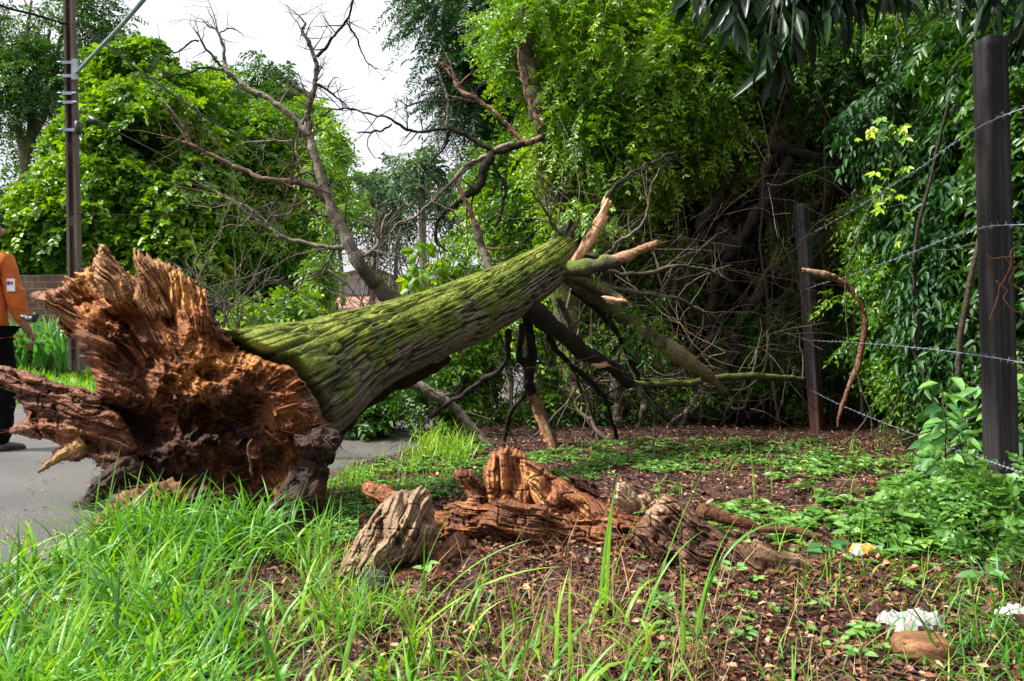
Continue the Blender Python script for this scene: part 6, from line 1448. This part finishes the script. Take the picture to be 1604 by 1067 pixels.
# grass bank beyond the road
mb = MB()
n = 15000; y_ = rng.uniform(9.8, 13.5, n); x_ = rng.uniform(-13, -3.5, n); ok = (road_u(x_, y_) > 6.15); p = np.stack([x_, y_, gz(x_, y_)], 1)[ok]; n = len(p)
blades(mb, p, rng.uniform(.08, .22, n), rng.uniform(.012, .022, n), rng.uniform(.3, .95, n), rng, .6, .8, 3)
o = mb.build('verge_grass', M['grass'], None); tag(o, 'bright short grass bank between the far road edge and the brick wall', 'grass', kind='stuff')
# dead straw among the grass
mb = MB(); x, y = sample([(300, 930), (560, 900), (760, 880), (960, 830), (1050, 860), (1300, 900), (1604, 900), (1640, 1150), (-50, 1200), (0, 960)], 2600, rng, lambda x, y: .25 + .75 * (x < 1150)); g_ = gpt(x, y); n = len(g_)
g_[:, 2] += rng.uniform(0, .02, n)
blades(mb, g_, rng.uniform(.05, .2, n), rng.uniform(.0015, .004, n), rng.random(n), rng, 1.9, .35, 5)
x, y = sample([(780, 950), (960, 940), (1010, 1060), (780, 1080)], 45, rng); g_ = np.repeat(gpt(x, y), 14, 0); g_ = g_ + rng.normal(size=g_.shape) * [.02, .02, 0]; n = len(g_)
blades(mb, g_, rng.uniform(.05, .14, n), rng.uniform(.0012, .003, n), rng.uniform(.2, .8, n), rng, 1.1, 1.0, 5)
o = mb.build('straw', M['straw'], None); tag(o, 'dry dead grass stalks strewn in the foreground', 'straw', kind='stuff')
# leaf litter
mb = MB(); n = 62000
y_ = 1.75 + 5.6 * rng.random(n) ** 1.3; x_ = (rng.uniform(-.2, .9, n)) * y_; ok = road_u(x_, y_) < .02 + rng.exponential(.1, n) * (rng.random(n) < .3); x_, y_ = x_[ok], y_[ok]
x2 = rng.uniform(-1.2, -.2, 5000); y2 = rng.uniform(1.7, 3.4, 5000); x_ = np.concatenate([x_, x2]); y_ = np.concatenate([y_, y2]); n = len(x_)
p = np.stack([x_, y_, gz(x_, y_) + rng.uniform(.001, .02, n)], 1); d = rng.normal(size=(n, 3)) * [1, 1, .3]; s_ = rng.uniform(.008, .034, n) * np.where(rng.random(n) < .04, 1.7, 1)
leaves(mb, p, d, rng.normal(size=(n, 3)) * .5 + [0, 0, 1], s_, s_ * rng.uniform(.25, .7, n), rng.random(n) ** 1.25, True, .3, rng.uniform(-.1, .2))
o = mb.build('leaf_litter', M['litter'], None); tag(o, 'reddish brown leaf litter covering the bare soil', 'leaf litter', kind='stuff')
mb = MB(); n = 1500
for k in range(n):
    yv = 1.9 + 5.2 * rng.random() ** 1.2; xv = rng.uniform(-.2, .7) * yv
    if road_u(xv, yv) > 0: continue
    l = rng.uniform(.03, .16) * (1 if rng.random() < .9 else 2.5); a = rng.uniform(0, 6.28); t = np.linspace(-.5, .5, 5)[:, None]
    C = np.array([xv, yv, 0]) + np.array([math.cos(a), math.sin(a), 0]) * l * t + rng.normal(size=(5, 3)) * l * .05; C[:, 2] = gz(C[:, 0], C[:, 1]) + .006 + rng.random() * .012
    tube(mb, C, rng.uniform(.0008, .003), 4, lerp3(VC, np.array(rng.random())))
o = mb.build('fallen_twigs', M['bark'], None); tag(o, 'small dry twigs scattered over the litter', 'twigs', kind='stuff')
# grit, bark crumbs and stray leaves on the road
mb = MB(); n = 900; y_ = rng.uniform(2.6, 9, n); x_ = -.62 + .345 * (y_ - 6.3) - rng.exponential(1.1, n) - .02; p = np.stack([x_, y_, -.028 + .03 * np.sin(np.pi * np.clip(road_u(x_, y_) / 6.1, 0, 1)) + .004], 1)
s_ = rng.uniform(.006, .03, n); leaves(mb, p, rng.normal(size=(n, 3)) * [1, 1, .15], rng.normal(size=(n, 3)) * .3 + [0, 0, 1], s_, s_ * rng.uniform(.3, .7, n), rng.random(n), True, .3, .0)
o = mb.build('road_litter', M['litter'], None); tag(o, 'scattered dead leaves and bark crumbs on the asphalt', 'leaf litter', kind='stuff')
# ground cover carpet behind the stump and at right
mb = MB()
def cover(poly, n, ln, hgt, bias, dens=None, k=7):
    x, y = sample(poly, n, rng, dens); g_ = gpt(x, y); ok = road_u(g_[:, 0], g_[:, 1]) < -.0; g_ = g_[ok]; n = len(g_)
    cl = fbm(g_[:, 0] * 3, g_[:, 1] * 3, None, 66, 3); ok = cl > -.12 + .2 * bias; g_ = g_[ok]; n = len(g_)
    g_ = g_ + np.stack([0 * g_[:, 0], 0 * g_[:, 0], rng.uniform(.2, 1, n) * hgt], 1)
    pos = np.repeat(g_, k, 0); m_ = len(pos); a = rng.uniform(0, 6.28, m_); d = np.stack([np.cos(a), np.sin(a), rng.uniform(-.1, .5, m_)], 1); s_ = ln * rng.uniform(.6, 1.3, m_)
    leaves(mb, pos, d, np.array([0, 0, 1.]) + rng.normal(size=(m_, 3)) * .35, s_, s_ * .55, np.clip(np.repeat(rng.random(n), k) * .6 + rng.random(m_) * .4 + bias * 0, 0, 1), True, .2, .15)
cover([(500, 760), (640, 705), (760, 690), (860, 715), (980, 715), (1100, 725), (960, 752), (700, 780), (560, 820), (500, 830)], 3000, .024, .03, -.8)
cover([(480, 800), (560, 800), (560, 850), (480, 860)], 260, .024, .03, -.6)
cover([(1180, 740), (1300, 720), (1500, 735), (1620, 700), (1700, 800), (1604, 870), (1400, 880), (1280, 830)], 900, .045, .06, -.1)
cover([(1650, 700), (2000, 720), (2100, 1000), (1650, 950)], 900, .045, .08, -.3)
cover([(1400, 790), (1500, 740), (1640, 720), (1700, 850), (1500, 860), (1380, 860)], 900, .045, .12, -.6)
cover([(1100, 800), (1260, 800), (1290, 850), (1120, 850)], 120, .045, .05, -.2)
cover([(1000, 700), (1400, 690), (1560, 740), (1300, 760), (1000, 740)], 330, .03, .03, -.1)
cover([(700, 700), (1000, 690), (1300, 690), (1300, 735), (1000, 745), (760, 740)], 900, .03, .03, -.3)
cover([(1000, 760), (1604, 760), (1604, 1067), (1000, 1067)], 260, .032, .03, -.1, k=5)
o = mb.build('ground_cover', M['cover'], None); tag(o, 'low small leaved creeping plants carpeting the ground', 'ground cover', kind='stuff')
# bushy ferny plants at foot of near post
ivy('ferny_plant', 'low ferny light green plants heaped round the foot of the near post', 'plants', [(1540, 770, 3.0, 70, .2, 40), (1600, 790, 2.8, 60, .2, 50), (1470, 800, 3.1, 60, .2, 22), (1420, 820, 3.0, 50, .15, 14), (1560, 840, 2.75, 60, .2, 22), (1480, 745, 3.5, 40, .2, 20)], 420, 'cover', 951, (9, .10, .04, .022), -.1, True, -.5, 3, .3, 6, .1, stemr=.12)

# countable weeds
WL = [(1296, 895, .075, .042, 5, 'broad dark green leaved seedling, one leaf holed, right of the stump', .2, .10), (1150, 905, .035, .02, 7, 'small pale rosette weed at the right foot of the stump', .9, .05),
      (665, 915, .05, .035, 3, 'young plant with a single bright heart leaf below the pale chunk', .95, .08), (1285, 960, .032, .018, 5, 'small light weed between the stump and the white rag', .8, .05),
      (1348, 1035, .036, .022, 7, 'pale round leaved weed left of the brown stone', .85, .03), (1310, 1022, .028, .018, 4, 'tiny two leaved pale seedling beside the round leaved weed', .9, .04),
      (1330, 845, .05, .03, 7, 'light weed clump left of the yellow wrapper', .7, .06), (1420, 885, .06, .03, 5, 'fresh green weed right of the yellow wrapper', .7, .07), (1540, 915, .06, .04, 4, 'dull grey green broad leaved weed at the right edge', .5, .05),
      (820, 1025, .055, .04, 2, 'single round green leaf lying low in the front grass', .7, .02), (1040, 955, .03, .02, 9, 'pale grey green weed in front of the stump', .8, .03), (1165, 1000, .03, .018, 8, 'light green small weed right of the long grass blades', .8, .03), (560, 925 + 60, .035, .02, 4, 'small weed low in the grass under the pale chunk', .6, .03)]
for (a, c, ln_, wd_, k, lab, rv, hh) in WL:
    g0 = gpt(a, c + 8); T_ = thing('weed', lab, 'weed', g0, 'small weeds on the soil'); r_ = np.random.default_rng(int(a)); mb = MB()
    ang = np.arange(k) * 2.4 + r_.random(); ztop = g0 + [0, 0, hh]; d = np.stack([np.cos(ang), np.sin(ang), r_.uniform(.0, .5, k)], 1)
    st_ = ztop[None] + d * .012 - np.array([0, 0, 1]) * (np.arange(k) % 2)[:, None] * hh * .25
    for j in range(2 if ln_ > .05 else 1):
        leaves(mb, st_, d, np.array([0, -.25, 1.]) + r_.normal(size=(k, 3)) * .2, ln_ * r_.uniform(.75, 1.15, k), wd_ * r_.uniform(.9, 1.1, k), np.clip(rv + r_.normal(size=k) * .1, 0, 1), True, .15, .2)
    mb.build('leaf', M['weed'], T_)
    ms = MB(); tube(ms, np.array([g0 - [0, 0, .01], g0 + [0, 0, hh * .5], ztop]), .0022, 6, [.08, .14, .04]); ms.build('stem', M['bark'], T_)
# big-leaved ginger plants by the far wall
GP = thing('ginger_plants', 'clump of broad upright light green leaves by the brick wall behind the person', 'plant', P(60, 575, 12.8)); mb = MB(); r_ = np.random.default_rng(17)
for k in range(150):
    b_ = P(r_.uniform(15, 105), 572, 12.8 + r_.uniform(-.4, .4)); b_[2] = .28; n_ = 2
    blades(mb, np.repeat(b_[None], n_, 0), r_.uniform(.45, 1.05, n_), r_.uniform(.08, .13, n_), r_.uniform(.3, .85, n_), r_, .5, .8, 7)
mb.build('foliage', M['weed'], GP)

# rubbish and stone
r_ = np.random.default_rng(14)
def crumple(name, lab, cat, poly, Yv, seed, colf, parent=None, amp=(.012, .014, .008), th=.02, D=14):
    m_ = MB()
    relief(m_, poly, lambda a, c: Yv + 0 * a - .0006 * (c - 960), .02, th, D, 20, None, amp, .9, seed, 4, colf, (), (9, 16), 1.5)
    o = m_.build(name, M['rub'], parent)
    if lab: tag(o, lab, cat)
    return o
M['rub'] = plainmat('crumpled plastic', (.7, .7, .7), .45); 
t_ = M['rub'].node_tree; at = t_.nodes.new('ShaderNodeAttribute'); at.attribute_name = 'col'; t_.links.new(at.outputs['Color'], t_.nodes['Principled BSDF'].inputs['Base Color'])
def flat_on(name, lab, cat, a, c, w, h, seed, colf, hgt=.02, rot=0.0):
    """a crumpled sheet lying on the soil"""
    g0 = gpt(a, c); m_ = MB(); n1, n2 = 46, 36; U_, V_ = np.meshgrid(np.linspace(-1, 1, n1), np.linspace(-1, 1, n2), indexing='ij')
    e_ = 1 + .18 * fbm(U_ * 1.5, V_ * 1.5, None, seed, 3); cx_, sx_ = math.cos(rot), math.sin(rot)
    rx = U_ * w * e_ * np.sqrt(1 - V_ ** 2 * .35); ry = V_ * h * e_ * np.sqrt(1 - U_ ** 2 * .35)
    X_ = g0[0] + rx * cx_ - ry * sx_; Y_ = g0[1] + rx * sx_ + ry * cx_
    ed = np.clip((1 - np.maximum(np.abs(U_), np.abs(V_))) * 4, 0, 1); fold = ridge(U_ * 2.2, V_ * 2.2, None, seed + 2, 4, .6)
    Zt = gz(X_, Y_) + .006 + hgt * (.55 + .55 * fold) * (.25 + .75 * ed); top = np.stack([X_, Y_, Zt], -1).reshape(-1, 3); bot = np.stack([X_, Y_, gz(X_, Y_) + .002 + 0 * Zt], -1).reshape(-1, 3)
    gf = gridfaces(n1, n2, False); N_ = n1 * n2; cc = colf(U_, V_, fold).reshape(-1, 3); m_.add(np.concatenate([top, bot]), np.concatenate([gf, gf[:, ::-1] + N_]), np.concatenate([cc, cc]))
    i = np.arange(N_).reshape(n1, n2); rim = np.concatenate([i[0, :], i[1:, -1], i[-1, -2::-1], i[-2:0:-1, 0]]); r2 = np.roll(rim, -1); m_.Q.append(np.stack([rim, rim + N_, r2 + N_, r2], 1))
    o = m_.build(name, M['rub'], None); tag(o, lab, cat); return o
flat_on('white_rag', 'crumpled dirty white rag lying behind the brown stone', 'rag', 1426, 980, .082, .08, 3, lambda u, v, f_: lerp3([(0, (.05, .05, .04)), (.4, (.20, .205, .19)), (1, (.34, .35, .33))], .5 + .4 * f_ + .3 * fbm(u * 6, v * 6, None, 7, 3)), .035, .1)
flat_on('yellow_wrapper', 'crumpled yellow and blue snack wrapper among the weeds', 'wrapper', 1360, 866, .065, .04, 5, lambda u, v, f_: np.where((u > .25)[..., None], np.array([.12, .18, .25]) + .12 * f_[..., None], np.where((fbm(u * 3, v * 3, None, 5, 2) > .1)[..., None], np.array([.3, .3, .28]), np.array([.36, .2, .015]))), .03)
flat_on('pale_scrap', 'pale wrinkled scrap at the right edge of the soil', 'scrap', 1585, 968, .05, .03, 9, lambda u, v, f_: lerp3([(0, (.2, .15, .13)), (1, (.6, .52, .5))], .5 + .5 * f_), .025, .3)
m_ = MB(); g0 = gpt(1452, 1034); ph, tt = np.meshgrid(np.linspace(0, np.pi, 60), np.linspace(0, 2 * np.pi, 100, endpoint=False), indexing='ij')
d = np.stack([np.sin(ph) * np.cos(tt), np.sin(ph) * np.sin(tt), np.cos(ph)], -1); pw = np.sign(d) * np.abs(d) ** .72
rr = 1 + .12 * fbm(d[..., 0] * 1.4, d[..., 1] * 1.4, d[..., 2] * 1.4, 4, 3) + .02 * fbm(d[..., 0] * 12, d[..., 1] * 12, d[..., 2] * 12, 5, 3)
V = pw * rr[..., None] * np.array([.070, .055, .034]); V = V + g0 + [0, .02, .022]; s_ = .5 + .5 * fbm(d[..., 0] * 4, d[..., 1] * 4, d[..., 2] * 4, 6, 4)
m_.add(V.reshape(-1, 3), gridfaces(60, 100), lerp3([(0, (.07, .03, .015)), (.5, (.19, .085, .035)), (1, (.30, .15, .065))], s_).reshape(-1, 3))
o = m_.build('stone', M['wood'], None); tag(o, 'rounded brown stone in front of the white rag', 'stone')
